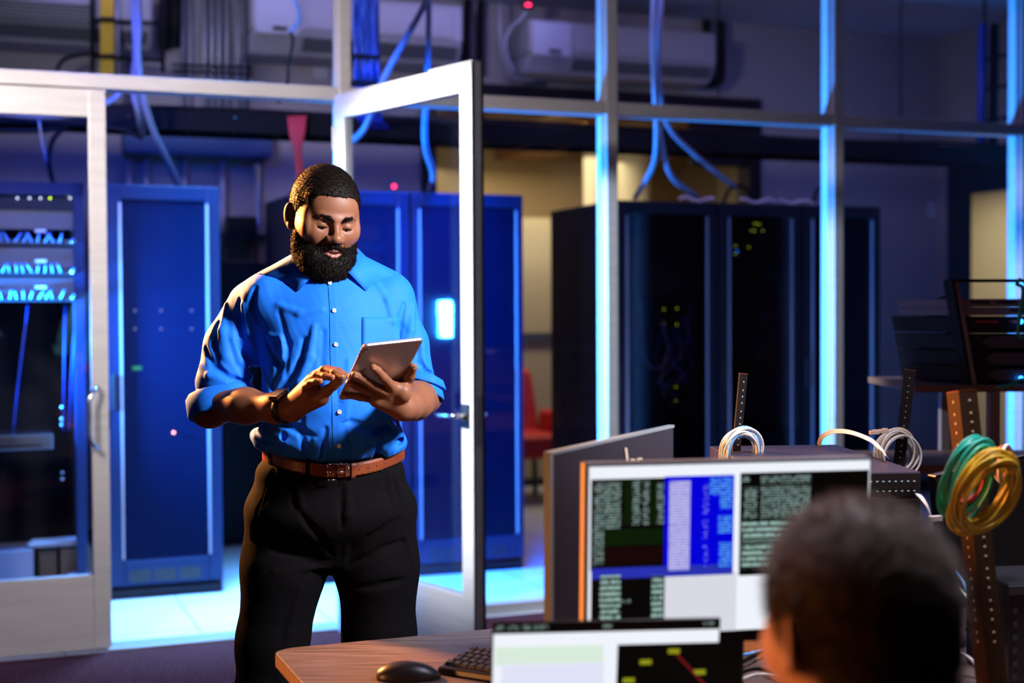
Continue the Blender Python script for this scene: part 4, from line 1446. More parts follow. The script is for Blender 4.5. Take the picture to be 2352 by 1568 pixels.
# eyebrows
for q in (-1, 1):
    br = Solid(); br.chain([HL(p) for p in ((q * .009, -.0972, .0150), (q * .022, -.0975, .0215), (q * .037, -.0893, .0245), (q * .052, -.0745, .0185))], [.0032, .0040, .0036, .0016], .003)
    c_ = HL((q * .03, -.09, .02)); v, f = br.mesh(c_ - .032, c_ + .032, .0012, 10)
    eb = raw_mesh('eyebrow', v, f, 'hair_black', man)
    strands('brow_hairs', v, f, 1300, .0042, .00022, 'hair_black', eb, 3, .6)
# hair cap
hr = Solid()
def he(s, c, r, k=.01, op=1, rot=None): s.ell(HL(c), r, k, HR if rot is None else HR @ rot, op)
he(hr, (0, .014, .044), (.0835, .1035, .0945))
he(hr, (0, -.050, .060), (.063, .038, .042), .02)
for q in (-1, 1):
    he(hr, (q * .066, .012, .022), (.0135, .036, .040), .015)
he(hr, (0, .06, -.02), (.055, .045, .06), .03)
# face opening with a squared hairline, and room for the ears
hr.box(HL((0, -.118, -.030)), (.0585, .086, .102), .022, .004, HR, -1)
for q in (-1, 1):
    he(hr, (q * .088, .012, .000), (.020, .020, .031), .004, -1)
for q in (-1, 1):
    he(hr, (q * .088, -.042, -.022), (.034, .046, .046), .006, -1)
hr.half(HL((0, -.02, -.048)), HR @ np.array([0, -.55, -.83]), .01)
hr.disp(lambda q: .0013 * vnoise(q, 900, 5) + .0013 * vnoise(q, 450, 6))
c_ = HL((0, 0, .03)); hv, hf = hr.mesh(c_ - .16, c_ + .16, .0019, 12)
# the half plane also removes the sides in front of the ears: add sideburn patches back
sb = Solid()
for q in (-1, 1):
    he(sb, (q * .0705, -.010, -.004), (.0045, .0075, .024), .01)
sb.disp(lambda q: .0008 * vnoise(q, 900, 5))
sv, sf = sb.mesh(c_ - .15, c_ + .15, .0019, 12)
hv, hf = join_np((hv, hf), (sv, sf))
ho = raw_mesh('hair', hv, hf, 'hair_black', man)
strands('hair_curls', hv, hf, 24000, .0050, .00042, 'hair_black', ho, 1, 1.2)
# beard
bd = Solid()
he(bd, (0, -.048, -.096), (.070, .062, .046), .02)
he(bd, (0, -.064, -.110), (.058, .052, .040), .02)
for q in (-1, 1):
    he(bd, (q * .060, -.028, -.058), (.0200, .030, .045), .02)
    he(bd, (q * .0660, -.018, -.040), (.0120, .018, .034), .015)
    he(bd, (q * .040, -.070, -.078), (.026, .026, .026), .02)
bd.cap(HL((-.034, -.085, -.062)), HL((-.006, -.106, -.0475)), .0078, .0060, .008)
bd.cap(HL((.034, -.085, -.062)), HL((.006, -.106, -.0475)), .0078, .0060, .008)
bd.ell(HL((0, -.104, -.086)), (.024, .011, .010), .008, HR)
he(bd, (0, -.115, -.0635), (.0235, .026, .0105), .004, -1)
bd.disp(lambda q: .0018 * vnoise(q, 800, 7) + .0018 * vnoise(q, 380, 8))
c_ = HL((0, -.04, -.08)); dv_, df_ = bd.mesh(c_ - .12, c_ + .12, .0019, 12)
bo = raw_mesh('beard', dv_, df_, 'hair_black', man)
strands('beard_curls', dv_, df_, 26000, .0065, .00042, 'hair_black', bo, 2, 1.3, drop=.0)

# ------------------------------------------------------------------ shirt
sh = Solid()
def be(s, x, y, z, r, k=.03, op=1):
    s.ell(Bd(x, y, z), r, k, np.stack([BX, BY, [0, 0, 1]], 1), op)
be(sh, 0, .005, 1.40, (.175, .125, .19))
sh.cap(Bd(-.150, .01, 1.505), Bd(.140, .01, 1.505), .066, .062, .05)
be(sh, 0, -.02, 1.26, (.172, .142, .17), .04)
be(sh, 0, -.008, 1.165, (.182, .140, .062), .04)
for q in (-1, 1):
    sh.cap(Bd(q * .045, .03, 1.590), Bd(q * .150, .01, 1.535), .040, .042, .03)
sh.cap(Bd(0, .02, 1.56), Bd(0, .005, 1.40), .075, .11, .04)
# sleeves
sh.cap(nP(574, 704, 3.50), nP(532, 795, 3.485), .058, .066, .05)
sh.cap(nP(532, 795, 3.485), nP(512, 880, 3.455), .066, .068, .02)
sh.cap(nP(896, 700, 3.53), nP(927, 790, 3.51), .054, .060, .05)
sh.cap(nP(927, 790, 3.51), nP(946, 868, 3.475), .060, .057, .02)
# blouse hanging over the belt at the right side of his body
sh.cap(nP(592, 1000, 3.50), nP(602, 1012, 3.44), .020, .018, .03)
sh.cap(nP(916, 1018, 3.46), nP(900, 1030, 3.42), .020, .016, .03)


def trace(s, px, py):
    d = np.array(ray(px, py)); d /= np.linalg.norm(d); c = np.array(CAMP); t = 2.8
    for _ in range(70):
        e = s.ev((c + d * t)[None])[0]
        t += max(e, -.01) * .8
        if abs(e) < 2e-4: break
    return c + d * t, d


FOLDS = []


def fold(s, pts, r, dep, op, k=.008):
    q = []
    for i, (x, y) in enumerate(pts):
        p_, d = trace(s, x, y)
        q.append(p_)
    rr = []
    n = len(q)
    out = []
    for i in range(n):
        e = .85 * sin(pi * (i + .35) / (n - .3)) ** .6
        rad = r * max(e, .35)
        _, d = trace(s, *pts[i])
        out.append(q[i] + d * (rad - dep * e) if op == 1 else q[i] - d * (rad - dep * e))
        rr.append(rad)
    FOLDS.append((out, rr, k, op))


base_sh = sh
RG, GV = 1, -1
FL = [  # right sleeve
    ([(548, 690), (545, 730), (556, 790), (578, 850), (590, 890)], .014, .008, GV), ([(520, 700), (512, 760), (520, 820), (550, 870)], .014, .006, RG),
    ([(560, 700), (572, 760), (592, 830)], .012, .006, RG), ([(470, 800), (490, 840), (530, 870), (570, 880)], .012, .007, GV),
    ([(500, 740), (488, 790), (500, 850)], .010, .006, GV), ([(462, 840), (480, 862), (520, 880)], .010, .005, RG), ([(535, 780), (550, 830), (575, 865)], .010, .006, RG),
    # chest and belly, his right side
    ([(618, 770), (650, 778), (656, 820), (620, 850)], .012, .005, RG),
    ([(698, 780), (690, 830), (662, 870), (630, 915)], .015, .011, GV), ([(722, 750), (712, 820), (690, 880), (672, 915)], .014, .008, RG),
    ([(612, 790), (640, 840), (625, 890)], .012, .007, GV), ([(640, 700), (690, 720), (740, 712)], .012, .003, RG), ([(585, 660), (575, 700), (590, 740)], .012, .006, GV),
    ([(640, 720), (660, 790), (655, 860)], .009, .004, GV), ([(742, 760), (738, 850), (728, 930)], .009, .004, GV), ([(605, 850), (622, 905), (612, 950)], .010, .005, RG),
    ([(625, 960), (680, 985), (720, 1005)], .014, .009, GV), ([(600, 980), (650, 1010), (700, 1035)], .013, .007, RG), ([(690, 940), (690, 990), (700, 1040)], .010, .006, GV),
    ([(748, 985), (742, 1020), (740, 1052)], .010, .009, GV), ([(722, 1010), (726, 1050)], .009, .007, RG), ([(700, 1025), (697, 1052)], .009, .008, GV), ([(650, 1000), (660, 1040)], .010, .007, GV),
    ([(585, 990), (605, 1010), (640, 1020)], .010, .006, GV),
    # his left side
    ([(929, 700), (918, 745), (910, 785)], .011, .009, GV), ([(948, 700), (942, 760), (930, 800)], .012, .005, RG), ([(960, 740), (968, 800), (975, 840)], .010, .005, RG),
    ([(955, 790), (960, 830), (985, 855)], .010, .005, GV), ([(945, 858), (970, 850), (998, 862)], .010, .008, GV), ([(862, 650), (890, 690), (900, 740)], .012, .003, RG),
    ([(802, 968), (850, 985), (900, 975), (935, 960)], .014, .009, GV), ([(800, 990), (860, 1008), (920, 1000)], .013, .006, RG), ([(871, 1010), (864, 1048)], .011, .010, GV),
    ([(800, 1010), (810, 1045)], .010, .006, GV), ([(900, 1015), (890, 1045)], .010, .008, RG), ([(925, 985), (915, 1020), (912, 1040)], .010, .007, GV), ([(835, 1005), (830, 1048)], .010, .006, RG),
    ([(880, 940), (905, 990), (935, 1000)], .010, .005, RG), ([(800, 830), (798, 900), (795, 960)], .010, .004, RG), ([(770, 860), (772, 940)], .010, .003, GV)]
for a in FL: fold(sh, *a)
for out, rr, k, op in FOLDS: sh.chain(out, rr, k, op)
# neck opening and hem
sh.cap(Bd(0, -.018, 1.60), Bd(0, -.0, 1.70), .060, .075, .01, -1)
sh.half((0, 0, 1.105), (0, 0, -1), .01)
sh.disp(lambda q: .0011 * vnoise(q, 55, 3) + .0005 * vnoise(q, 120, 4))
sv, sf = sh.mesh((-.80, 3.25, 1.08), (-.12, 3.74, 1.66), .0030, 14)
so = raw_mesh('shirt', sv, sf, 'shirt_blue', man)

from mathutils.bvhtree import BVHTree
BV = BVHTree.FromPolygons([tuple(x) for x in sv], [tuple(int(i) for i in x) for x in sf])


def onsh(px, py, off=.0012):
    d = ray(px, py).normalized()
    h = BV.ray_cast(CAMP, d)
    if h[0] is None:
        return P(px, py, 3.4)
    return h[0] - d * off


def strip(name, pts, w, m, parent, off=.0012, thick=.0016, n=8):
    """a flat band laid on the shirt along picture points, width w in pixels to the right"""
    q = spline([(x, y, 0) for x, y in pts], n)
    mb = MB()
    A = [onsh(p.x, p.y, off) for p in q]
    Bq = [onsh(p.x + w, p.y, off) for p in q]
    Mq = [onsh(p.x + w / 2, p.y, off + .0004) for p in q]
    N_ = len(q)
    vs = A + Mq + Bq + [a + Vector((0, thick * 2, 0)) for a in A] + [a + Vector((0, thick * 2, 0)) for a in Bq]
    fs = []
    for i in range(N_ - 1):
        fs += [(i, i + 1, N_ + i + 1, N_ + i), (N_ + i, N_ + i + 1, 2 * N_ + i + 1, 2 * N_ + i), (3 * N_ + i, 3 * N_ + i + 1, i + 1, i), (2 * N_ + i, 2 * N_ + i + 1, 4 * N_ + i + 1, 4 * N_ + i)]
    mb.add(vs, fs)
    return mb.build(name, m, parent, smooth=False)


pl = [(753, 648), (757, 700), (758, 780), (760, 850), (763, 940), (764, 1000), (766, 1052)]
strip('placket', pl, 27, 'shirt_blue', so, .0016)
for i, (x, y) in enumerate(((757, 649), (767, 713), (771, 791), (777, 868), (779, 946), (779, 1024))):
    if i == 3: continue
    c_ = onsh(x, y, .0045)
    mb = MB(); mb.ball(c_, (.0058, .0022, .0058), 16, 8); bt = mb.build('button', 'button_pearl', so, smooth=True)
    mb = MB(); mb.tube([c_ + Vector((.0034 * cos(w), -.0020, .0034 * sin(w))) for w in np.linspace(0, 2 * pi, 13)[:-1]], .0007, 6, True); mb.build('button_rim', 'button_pearl', bt, smooth=True)
# breast pocket
mb = MB()
q = [[onsh(x, y, .0014) for x in np.linspace(831, 918, 9)] for y in np.linspace(728, 800, 8)]
vs = [p for r_ in q for p in r_]; fs = [(i * 9 + j, i * 9 + j + 1, (i + 1) * 9 + j + 1, (i + 1) * 9 + j) for i in range(7) for j in range(8)]
n0 = len(vs); vs += [v + Vector((0, .003, 0)) for v in vs]; rim = [j for j in range(9)] + [i * 9 + 8 for i in range(1, 8)] + [7 * 9 + j for j in range(7, -1, -1)] + [i * 9 for i in range(6, 0, -1)]
fs += [(rim[i], rim[i - 1], rim[i - 1] + n0, rim[i] + n0) for i in range(len(rim))]
mb.add(vs, fs); pk = mb.build('breast_pocket', 'shirt_blue', so, smooth=True)
strip('pocket_hem', [(832, 741), (860, 743), (890, 745), (914, 746)], 0, 'shirt_blue', pk, .0018) if 0 else None

# collar: stand plus two leaves ending in points
def ring(a, rx, ry, z): return Vector(Bd(rx * sin(a), -ry * cos(a) + .008, z))
def outp(p_, off=.004):
    c0 = Vector(Bd(0, .008, 0)); d0 = Vector((p_.x - c0.x, p_.y - c0.y, 0)); r0 = d0.length; d0.normalize()
    o0 = Vector((c0.x, c0.y, p_.z)); h0 = BV.ray_cast(o0 + d0 * .4, -d0)
    if h0[0] is not None: r0 = max(r0, (h0[0] - o0).length + off)
    return o0 + d0 * r0
NC = Vector(tuple(HL((0, .02, -.05)) * .5 + NB * .5))
for q in (-1, 1):
    mb = MB(); top = []; mid = []; low = []
    for i in range(15):
        t = i / 14; a = pi - t * (pi - .26)
        a *= q
        zt = 1.664 - .070 * t ** 1.3
        rx, ry = .077, .072
        top.append(ring(a, rx, ry, zt))
        ex = .012 + .012 * t
        mid.append(ring(a, rx + ex, ry + ex, zt - .018))
        pt = max(0, (t - .62) / .38)
        dl = .056 + .008 * pt ** 1.2
        low.append(outp(ring(q * (abs(a) + .50 * pt), rx + .018 + .020 * pt, ry + .020 + .020 * pt, zt - dl)))
        mid[-1] = outp(ring(q * (abs(a) + .22 * pt), rx + ex, ry + ex, zt - .018 - .008 * pt))
    N_ = len(top); vs = top + mid + low
    fs = [(i, i + 1, N_ + i + 1, N_ + i) for i in range(N_ - 1)] + [(N_ + i, N_ + i + 1, 2 * N_ + i + 1, 2 * N_ + i) for i in range(N_ - 1)]
    inner = [ring(q * (pi - i / 14 * (pi - .26)), .069, .065, 1.662 - .070 * (i / 14) ** 1.3) for i in range(15)]
    lowi = [ring(q * (pi - i / 14 * (pi - .26)), .070, .066, 1.575 - .03 * (i / 14)) for i in range(15)]
    vs = vs + inner + lowi
    fs += [(3 * N_ + i, 3 * N_ + i + 1, i + 1, i) for i in range(N_ - 1)] + [(4 * N_ + i, 4 * N_ + i + 1, 3 * N_ + i + 1, 3 * N_ + i) for i in range(N_ - 1)]
    mb.add(vs, fs); co = mb.build('collar_leaf', 'shirt_blue', so, smooth=True)
    sm = co.modifiers.new('thick', 'SOLIDIFY'); sm.thickness = .002


def cuff(c, axis, up, rx, ry, l, name='rolled_cuff', flare=.004, tilt=0):
    """hollow turned up cuff around the arm"""
    c = Vector(c); z = Vector(axis).normalized(); x = Vector(up); x = (x - z * x.dot(z)).normalized(); y = z.cross(x)
    mb = MB(); n = 40; prof = [(-l, -.010), (-l * .6, .000), (0, .003), (l * .8, .004 + flare), (l, .002 + flare), (l * .95, -.002 + flare), (l * .5, -.005), (-l * .5, -.012)]
    for (t, dr) in prof:
        for k in range(n):
            w = 2 * pi * k / n
            wob = .0016 * sin(3 * w + t * 60) + .001 * sin(7 * w + 1)
            mb.v.append(c + z * (t + .003 * sin(2 * w)) + x * cos(w) * (rx + dr + wob) + y * sin(w) * (ry + dr + wob))
    for i in range(len(prof) - 1):
        for k in range(n):
            k2 = (k + 1) % n
            mb.f.append((i * n + k, i * n + k2, (i + 1) * n + k2, (i + 1) * n + k))
    o = mb.build(name, 'shirt_blue', so, smooth=True)
    return o


cuff(nP(508, 917, 3.44), (-.33 + .62, -.15, -.95), (1, 0, .1), .083, .068, .030)
cuff(nP(966, 893, 3.455), (-.12, -.45, -.9), (1, 0, 0), .052, .056, .024)
cuff(nP(972, 878, 3.46), (-.12, -.35, -.9), (1, 0, 0), .050, .056, .014, 'sleeve_roll')

# ------------------------------------------------------------------ trousers
tr = Solid()
be(tr, 0, .01, 1.075, (.186, .132, .085), .03)
be(tr, 0, .012, .985, (.208, .142, .11), .04)
tr.chain([nP(664, 1180, 3.5), nP(652, 1300, 3.49), nP(626, 1475, 3.48), nP(612, 1620, 3.47), nP(602, 2080, 3.52)], [.108, .103, .087, .080, .066], .03)
tr.chain([nP(858, 1180, 3.52), nP(866, 1300, 3.52), nP(871, 1465, 3.52), nP(878, 1620, 3.5), nP(895, 2080, 3.56)], [.106, .102, .090, .083, .066], .03)
tr.ell(nP(760, 1235, 3.47), (.06, .07, .085), .03)
FOLDS.clear()
for a in [([(672, 1085), (674, 1120), (676, 1165)], .010, .009, GV), ([(682, 1085), (690, 1140), (700, 1190)], .012, .004, RG), ([(783, 1100), (784, 1160), (785, 1215)], .008, .004, GV),
          ([(797, 1095), (800, 1180), (792, 1280)], .012, .004, RG), ([(886, 1090), (892, 1130), (903, 1165)], .010, .006, GV), ([(905, 1085), (920, 1140), (915, 1180)], .012, .005, RG),
          ([(690, 1180), (730, 1230), (765, 1280)], .014, .005, GV), ([(900, 1200), (850, 1240), (800, 1285)], .014, .005, GV), ([(620, 1260), (690, 1275), (760, 1290)], .012, .004, GV),
          ([(930, 1240), (870, 1265), (800, 1300)], .012, .004, GV), ([(630, 1310), (700, 1305), (755, 1300)], .010, .004, RG), ([(940, 1180), (930, 1230), (945, 1290)], .010, .004, RG),
          ([(626, 1085), (606, 1150), (578, 1235)], .006, .004, GV), ([(690, 1350), (660, 1450), (640, 1560)], .012, .004, RG), ([(820, 1350), (870, 1345), (930, 1330)], .012, .004, GV)]:
    fold(tr, *a)
for out, rr, k, op in FOLDS: tr.chain(out, rr, k, op)
tr.half((0, 0, 1.128), (0, 0, 1), .004)
tr.half((0, 0, .045), (0, 0, -1), .004)
tr.disp(lambda q: .0012 * vnoise(q, 40, 13) + .0004 * vnoise(q, 110, 14))
tv, tf = tr.mesh((-.78, 3.28, .02), (-.15, 3.74, 1.16), .0045, 12)
to = raw_mesh('trousers', tv, tf, 'trouser_black', man)
BT = BVHTree.FromPolygons([tuple(x) for x in tv], [tuple(int(i) for i in x) for x in tf])
# belt
def wring(a, off, z, dz=0.0):      # a: 0 = front, + to picture right
    c = Vector(Bd(0, .006, 0)); d = Vector(tuple(BX * sin(a) - BY * cos(a)))
    o_ = Vector((c.x, c.y, z)); far = o_ + d * .5
    h = BT.ray_cast(far, -d)
    p_ = h[0] if h[0] is not None else o_ + d * .18
    return p_ + d * off
def bz(a): return 1.118 - .024 * max(0, cos(a)) ** 1.5 + (.006 if a < 0 else 0) * abs(sin(a))


def band(name, angs, off, hw, m, parent, thick=.004, dzf=None):
    mb = MB(); N_ = len(angs); R0 = []
    for a in angs:
        of = off(a) if callable(off) else off
        p_ = wring(a, 0, min(bz(a), 1.119)); d = Vector(tuple(BX * sin(a) - BY * cos(a)))
        z = bz(a) + (dzf(a) if dzf else 0)
        for dz, o2 in ((-hw, .001), (-hw * .7, thick), (hw * .7, thick), (hw, .001), (hw, -.002), (-hw, -.002)):
            R0.append(Vector((p_.x, p_.y, z + dz)) + d * (of + o2))
    closed = abs(angs[-1] - angs[0]) > 6.2
    for i in range(N_ - 1):
        for k in range(6):
            k2 = (k + 1) % 6
            mb.f.append((i * 6 + k, i * 6 + k2, (i + 1) * 6 + k2, (i + 1) * 6 + k))
    mb.v = R0
    mb.f.append(tuple(range(6))); mb.f.append(tuple((N_ - 1) * 6 + k for k in range(6))[::-1])
    return mb.build(name, m, parent, smooth=False)


bl = band('belt', list(np.linspace(-pi, pi - .001, 80)), .006, .0155, 'belt_leather', man)
sa = list(np.linspace(.02, 1.28, 24))
st = band('belt_end', sa, lambda a: .011 + .016 * max(0, (a - .75) / .53) ** 2, .0150, 'belt_leather', bl, dzf=lambda a: .010 * max(0, (a - .7) / .6) ** 2)
for s_ in (-1, 1):
    mb = MB()
    for rng, of in ((np.linspace(.1, 1.26, 60), lambda a: .0155 + .016 * max(0, (a - .75) / .53) ** 2),):
        for i in range(0, len(rng) - 1, 1):
            if i % 2: continue
            pp = []
            for a in (rng[i], rng[i] + .009):
                p_ = wring(a, 0, bz(a)); d = Vector(tuple(BX * sin(a) - BY * cos(a)))
                pp.append(Vector((p_.x, p_.y, bz(a) + s_ * .0118 + .010 * max(0, (a - .7) / .6) ** 2)) + d * (of(a)))
            mb.tube(pp, .0006, 4)
    o = mb.build('stitching', 'stitch', st); 
for a in (.16, .40, .56, .72, .88):
    p_ = wring(a, .0158, bz(a)); mb = MB(); mb.ball(Vector((p_.x, p_.y, bz(a))), (.0016, .0012, .0016), 8, 6); mb.build('belt_hole', 'gasket', st)
band('belt_keeper', list(np.linspace(.255, .325, 4)), .017, .0175, 'belt_leather', bl, .003)
for a in (-1.25, -.5, .0, .85, 1.6):
    if a == .0: continue
    band('belt_loop', list(np.linspace(a - .028, a + .028, 4)), .011 if a < 0 else .009, .024, 'trouser_black', to, .0025)
p0 = wring(.03, .022, bz(0)); ex = Vector(tuple(BX)); ed = Vector(tuple(-BY))
mb = MB()
z0 = bz(0)
L_ = [Vector((p0.x, p0.y, z0)) + ex * x + Vector((0, 0, z)) for x, z in ((-.026, -.019), (.024, -.019), (.024, .019), (-.026, .019))]
mb.tube([L_[0], L_[3]], .0022, 8); mb.tube([L_[3], L_[2]], .0022, 8); mb.tube([L_[0], L_[0] * .6 + L_[1] * .4], .0022, 8); mb.tube([L_[2], L_[1]], .0016, 8)
mb.build('buckle', 'chrome', bl, smooth=True)
mb = MB(); mb.tube([L_[0] * .5 + L_[3] * .5 + ed * .002, L_[1] * .5 + L_[2] * .5 + ed * .002], .0015, 8); mb.build('buckle_prong', 'chrome', bl, smooth=True)
# slant pocket piping on his right hip
mb = MB()
pts = []
for x, y in ((627, 1080), (612, 1125), (595, 1180), (583, 1212), (575, 1240)):
    d = ray(x, y).normalized(); h = BT.ray_cast(CAMP, d); pts.append((h[0] if h[0] else P(x, y, 3.4)) - d * .001)
mb.tube(spline(pts, 4), .0012, 6); mb.build('pocket_edge', 'trouser_black', to, smooth=True)
# shoes
for c_, yw in ((nP(602, 2080, 3.47), 6), (nP(896, 2080, 3.50), 28)):
    s_ = Solid(); Rr = rmat(yw, 0, 0); cc = np.array([c_[0], c_[1], 0])
    def sl(p_): return cc + Rr @ np.array(p_)
    s_.ell(sl((0, .02, .045)), (.040, .065, .050), .02, Rr); s_.ell(sl((0, -.10, .03)), (.048, .10, .034), .03, Rr); s_.half((0, 0, .0), (0, 0, -1), .004)
    v, f = s_.mesh(cc + [-.14, -.24, -.01], cc + [.14, .14, .12], .005, 10); raw_mesh('shoe', v, f, 'shoe', man)

# ------------------------------------------------------------------ wrist watch and tablet
wt = thing('wrist_watch', 'black smart watch with a perforated band on his right wrist', 'watch', nP(657, 938, 3.265))
ax = Vector(tuple(WR - ER)).normalized()
cw = Vector(tuple(WR * .94 + ER * .06))
mb = MB(); n = 48; x_ = (Vector((0, 0, 1)) - ax * ax.z).normalized(); y_ = ax.cross(x_)
for (t, dr) in ((-.0115, .0), (-.0105, .0022), (.0105, .0022), (.0115, 0)):
    for k in range(n):
        w = 2 * pi * k / n; mb.v.append(cw + ax * t + (x_ * cos(w) * 1.0 + y_ * sin(w) * 1.0) * (.0335 + dr))
for i in range(3):
    for k in range(n): mb.f.append((i * n + k, i * n + (k + 1) % n, (i + 1) * n + (k + 1) % n, (i + 1) * n + k))
wb_ = mb.build('watch_band', 'watch_band', wt, smooth=True)
for j in range(5):
    for i_ in (-1, 0, 1):
        if (j + i_) % 2: continue
        w = radians(40 + j * 11) * (-1)
        for sg in (1,):
            c_ = cw + ax * (i_ * .0055) + (x_ * cos(w) + y_ * sin(w)) * .0357
            mb = MB(); mb.ball(c_, .0012, 6, 4); mb.build('band_hole', 'unit_grey', wb_)
up = (x_ * .88 + y_ * .47).normalized(); sd = ax.cross(up)
fr = Matrix((( *ax, 0), (*sd, 0), (*up, 0), (0, 0, 0, 1))).transposed(); fr.translation = cw + up * .0380
mb = MB(); mb.fb(fr, -.017, .017, -.020, .020, -.005, .003); mb.build('watch_case', 'watch_case', wt, bevel=.003, seg=3)
mb = MB(); mb.fb(fr, -.0155, .0155, -.0185, .0185, .003, .0062); mb.build('watch_screen', 'tablet_screen' if 0 else 'black_plastic', wt, bevel=.002, seg=3)
mb = MB(); a = fr @ Vector((.0, -.0205, -.001)); mb.tube([a + ax * .004, a + ax * .004 + sd * -.003], .003, 10); mb.build('crown', 'watch_case', wt)

tb = thing('tablet', 'rose coloured tablet held in both his hands, back facing the lens', 'tablet', tuple(TBL))
tfr = Matrix(((*tx, 0), (*ty, 0), (*tn, 0), (0, 0, 0, 1))).transposed(); tfr.translation = Vector(tuple(TTL))


def rrect(fr_, x0, x1, y0, y1, z0, z1, r, inset=.0):
    mb = MB(); pts = []
    for cx, cy, a0 in ((x1 - r, y1 - r, 0), (x0 + r, y1 - r, 90), (x0 + r, y0 + r, 180), (x1 - r, y0 + r, 270)):
        for k in range(7):
            a = radians(a0 + k * 15); pts.append((cx + r * cos(a), cy + r * sin(a)))
    n = len(pts)
    lay = [(z0, inset), (z0 + (z1 - z0) * .3, 0), (z0 + (z1 - z0) * .6, 0), (z1, inset)]
    mx_, my_ = (x0 + x1) / 2, (y0 + y1) / 2
    for z, ins in lay:
        for x, y in pts:
            mb.v.append(fr_ @ Vector((x - math.copysign(ins, x - mx_), y - math.copysign(ins, y - my_), z)))
    for i in range(3):
        for k in range(n): mb.f.append((i * n + k, i * n + (k + 1) % n, (i + 1) * n + (k + 1) % n, (i + 1) * n + k))
    mb.f.append(tuple(range(n))[::-1]); mb.f.append(tuple(3 * n + k for k in range(n)))
    return mb


rrect(tfr, 0, TWd, 0, THt, -.0062, -.0006, .010, .0008).build('tablet_rim', 'tablet_rim', tb)
rrect(tfr, .0022, TWd - .0022, .0022, THt - .0022, -.0012, 0.0, .009, .0008).build('back_shell', 'tablet_back', tb)
rrect(tfr, .001, TWd - .001, .001, THt - .001, -.0072, -.0062, .010).build('screen', 'tablet_screen', tb)
c_ = tfr @ Vector((.012, .012, .0003)); mb = MB(); mb.ball(c_, .0030, 12, 6); mb.build('camera_lens', 'black_plastic', tb)
for q in range(2):
    mb = MB(); a = tfr @ Vector((-.0006, .020 + q * .012, -.003)); b2 = tfr @ Vector((-.0006, .028 + q * .012, -.003)); mb.tube([a, b2], .0010, 6); mb.build('volume_button', 'tablet_rim', tb)
# fruit shaped emblem in polished metal, half hidden by the fingers
cx, cy = TWd * .52, THt * .53
mb = MB(); lay = []
out_ = []
for k in range(40):
    w = 2 * pi * k / 40
    r_ = .0085 * (1 - .10 * abs(sin(w)) ** 6) * (1 + .08 * cos(2 * w))
    x, y = r_ * cos(w), r_ * sin(w)
    dd = sqrt((x - .0098) ** 2 + (y + .001) ** 2)
    if dd < .0042: x, y = .0098 - .0042 * (.0098 - x) / dd * 1.0 if False else x - (.0042 - dd) * 1.0, y
    out_.append(tfr @ Vector((cx + x, cy + y, .0004)))
mb.v = out_; mb.f = [tuple(range(40))]
mb.v.append(tfr @ Vector((cx, cy, .0006)))
mb.f = [(k, (k + 1) % 40, 40) for k in range(40)]
mb.build('logo', 'tablet_logo', tb)
mb = MB(); mb.v = [tfr @ Vector((cx + x, cy + y, .0005)) for x, y in ((0, -.0098), (.0022, -.0112), (.0042, -.0142), (.0015, -.0130))]; mb.f = [(0, 1, 2, 3)]; mb.build('logo_leaf', 'tablet_logo', tb)

# ================================================================== OFFICE FOREGROUND
mat('desk_wood', (.21, .15, .135), .45, col2=(.085, .055, .05), nscale=7, stretch=(.8, 16, 1), spec=.5)
mat('desk_edge', (.42, .24, .12), .4)
mat('mon_back', (.036, .032, .044), .42, .1)
mat('mon_rim', (.40, .45, .47), .3, .4)
mat('mon_side_warm_lit', (.45, .30, .20), .4)  # orange light on the monitor's left side put into the colour
mat('plastic_dark', (.022, .021, .026), .35)
mat('case_dark', (.004, .004, .005), .9, spec=.08)
mat('keys', (.03, .03, .034), .45)
mat('purple_grey', (.040, .038, .060), .45, .1, bump=.1, bscale=200)
mat('bench_wood', (.22, .12, .08), .5)
mat('bench_metal', (.30, .23, .24), .4, .3)
mat('hole_lit', (.9, .85, .85), .2, .8)  # pale metal paints the light caught in the rail holes
mat('post_black', (.008, .007, .008), .6, spec=.2)
mat('post_warm_lit', (.045, .022, .010), .8, spec=.1)  # black rail with the warm light mixed into its colour
mat('connector', (.75, .60, .45), .25)
emis('scr_white', (.86, .90, .97), 1.0)
emis('scr_grey', (.68, .69, .76), 1.0)
emis('scr_green', (.76, .92, .78), .9)
emis('scr_lilac', (.78, .80, .98), .95)
emis('scr_black', (.001, .001, .001), 1.0)
emis('scr_blue', (.0, .0, .68), 1.0)
emis('scr_line', (.02, .03, .42), 1.0)
emis('scr_dgreen', (.001, .010, .001), 1.0)
emis('scr_dred', (.006, .001, .001), 1.0)
emis('scr_yellow', (.28, .30, .01), 1.0)
emis('scr_red', (.22, .01, .01), 1.0)
emis('scr_cyan', (.02, .25, .55), 1.0)
emis('scr_lime', (.02, .35, .03), 1.0)


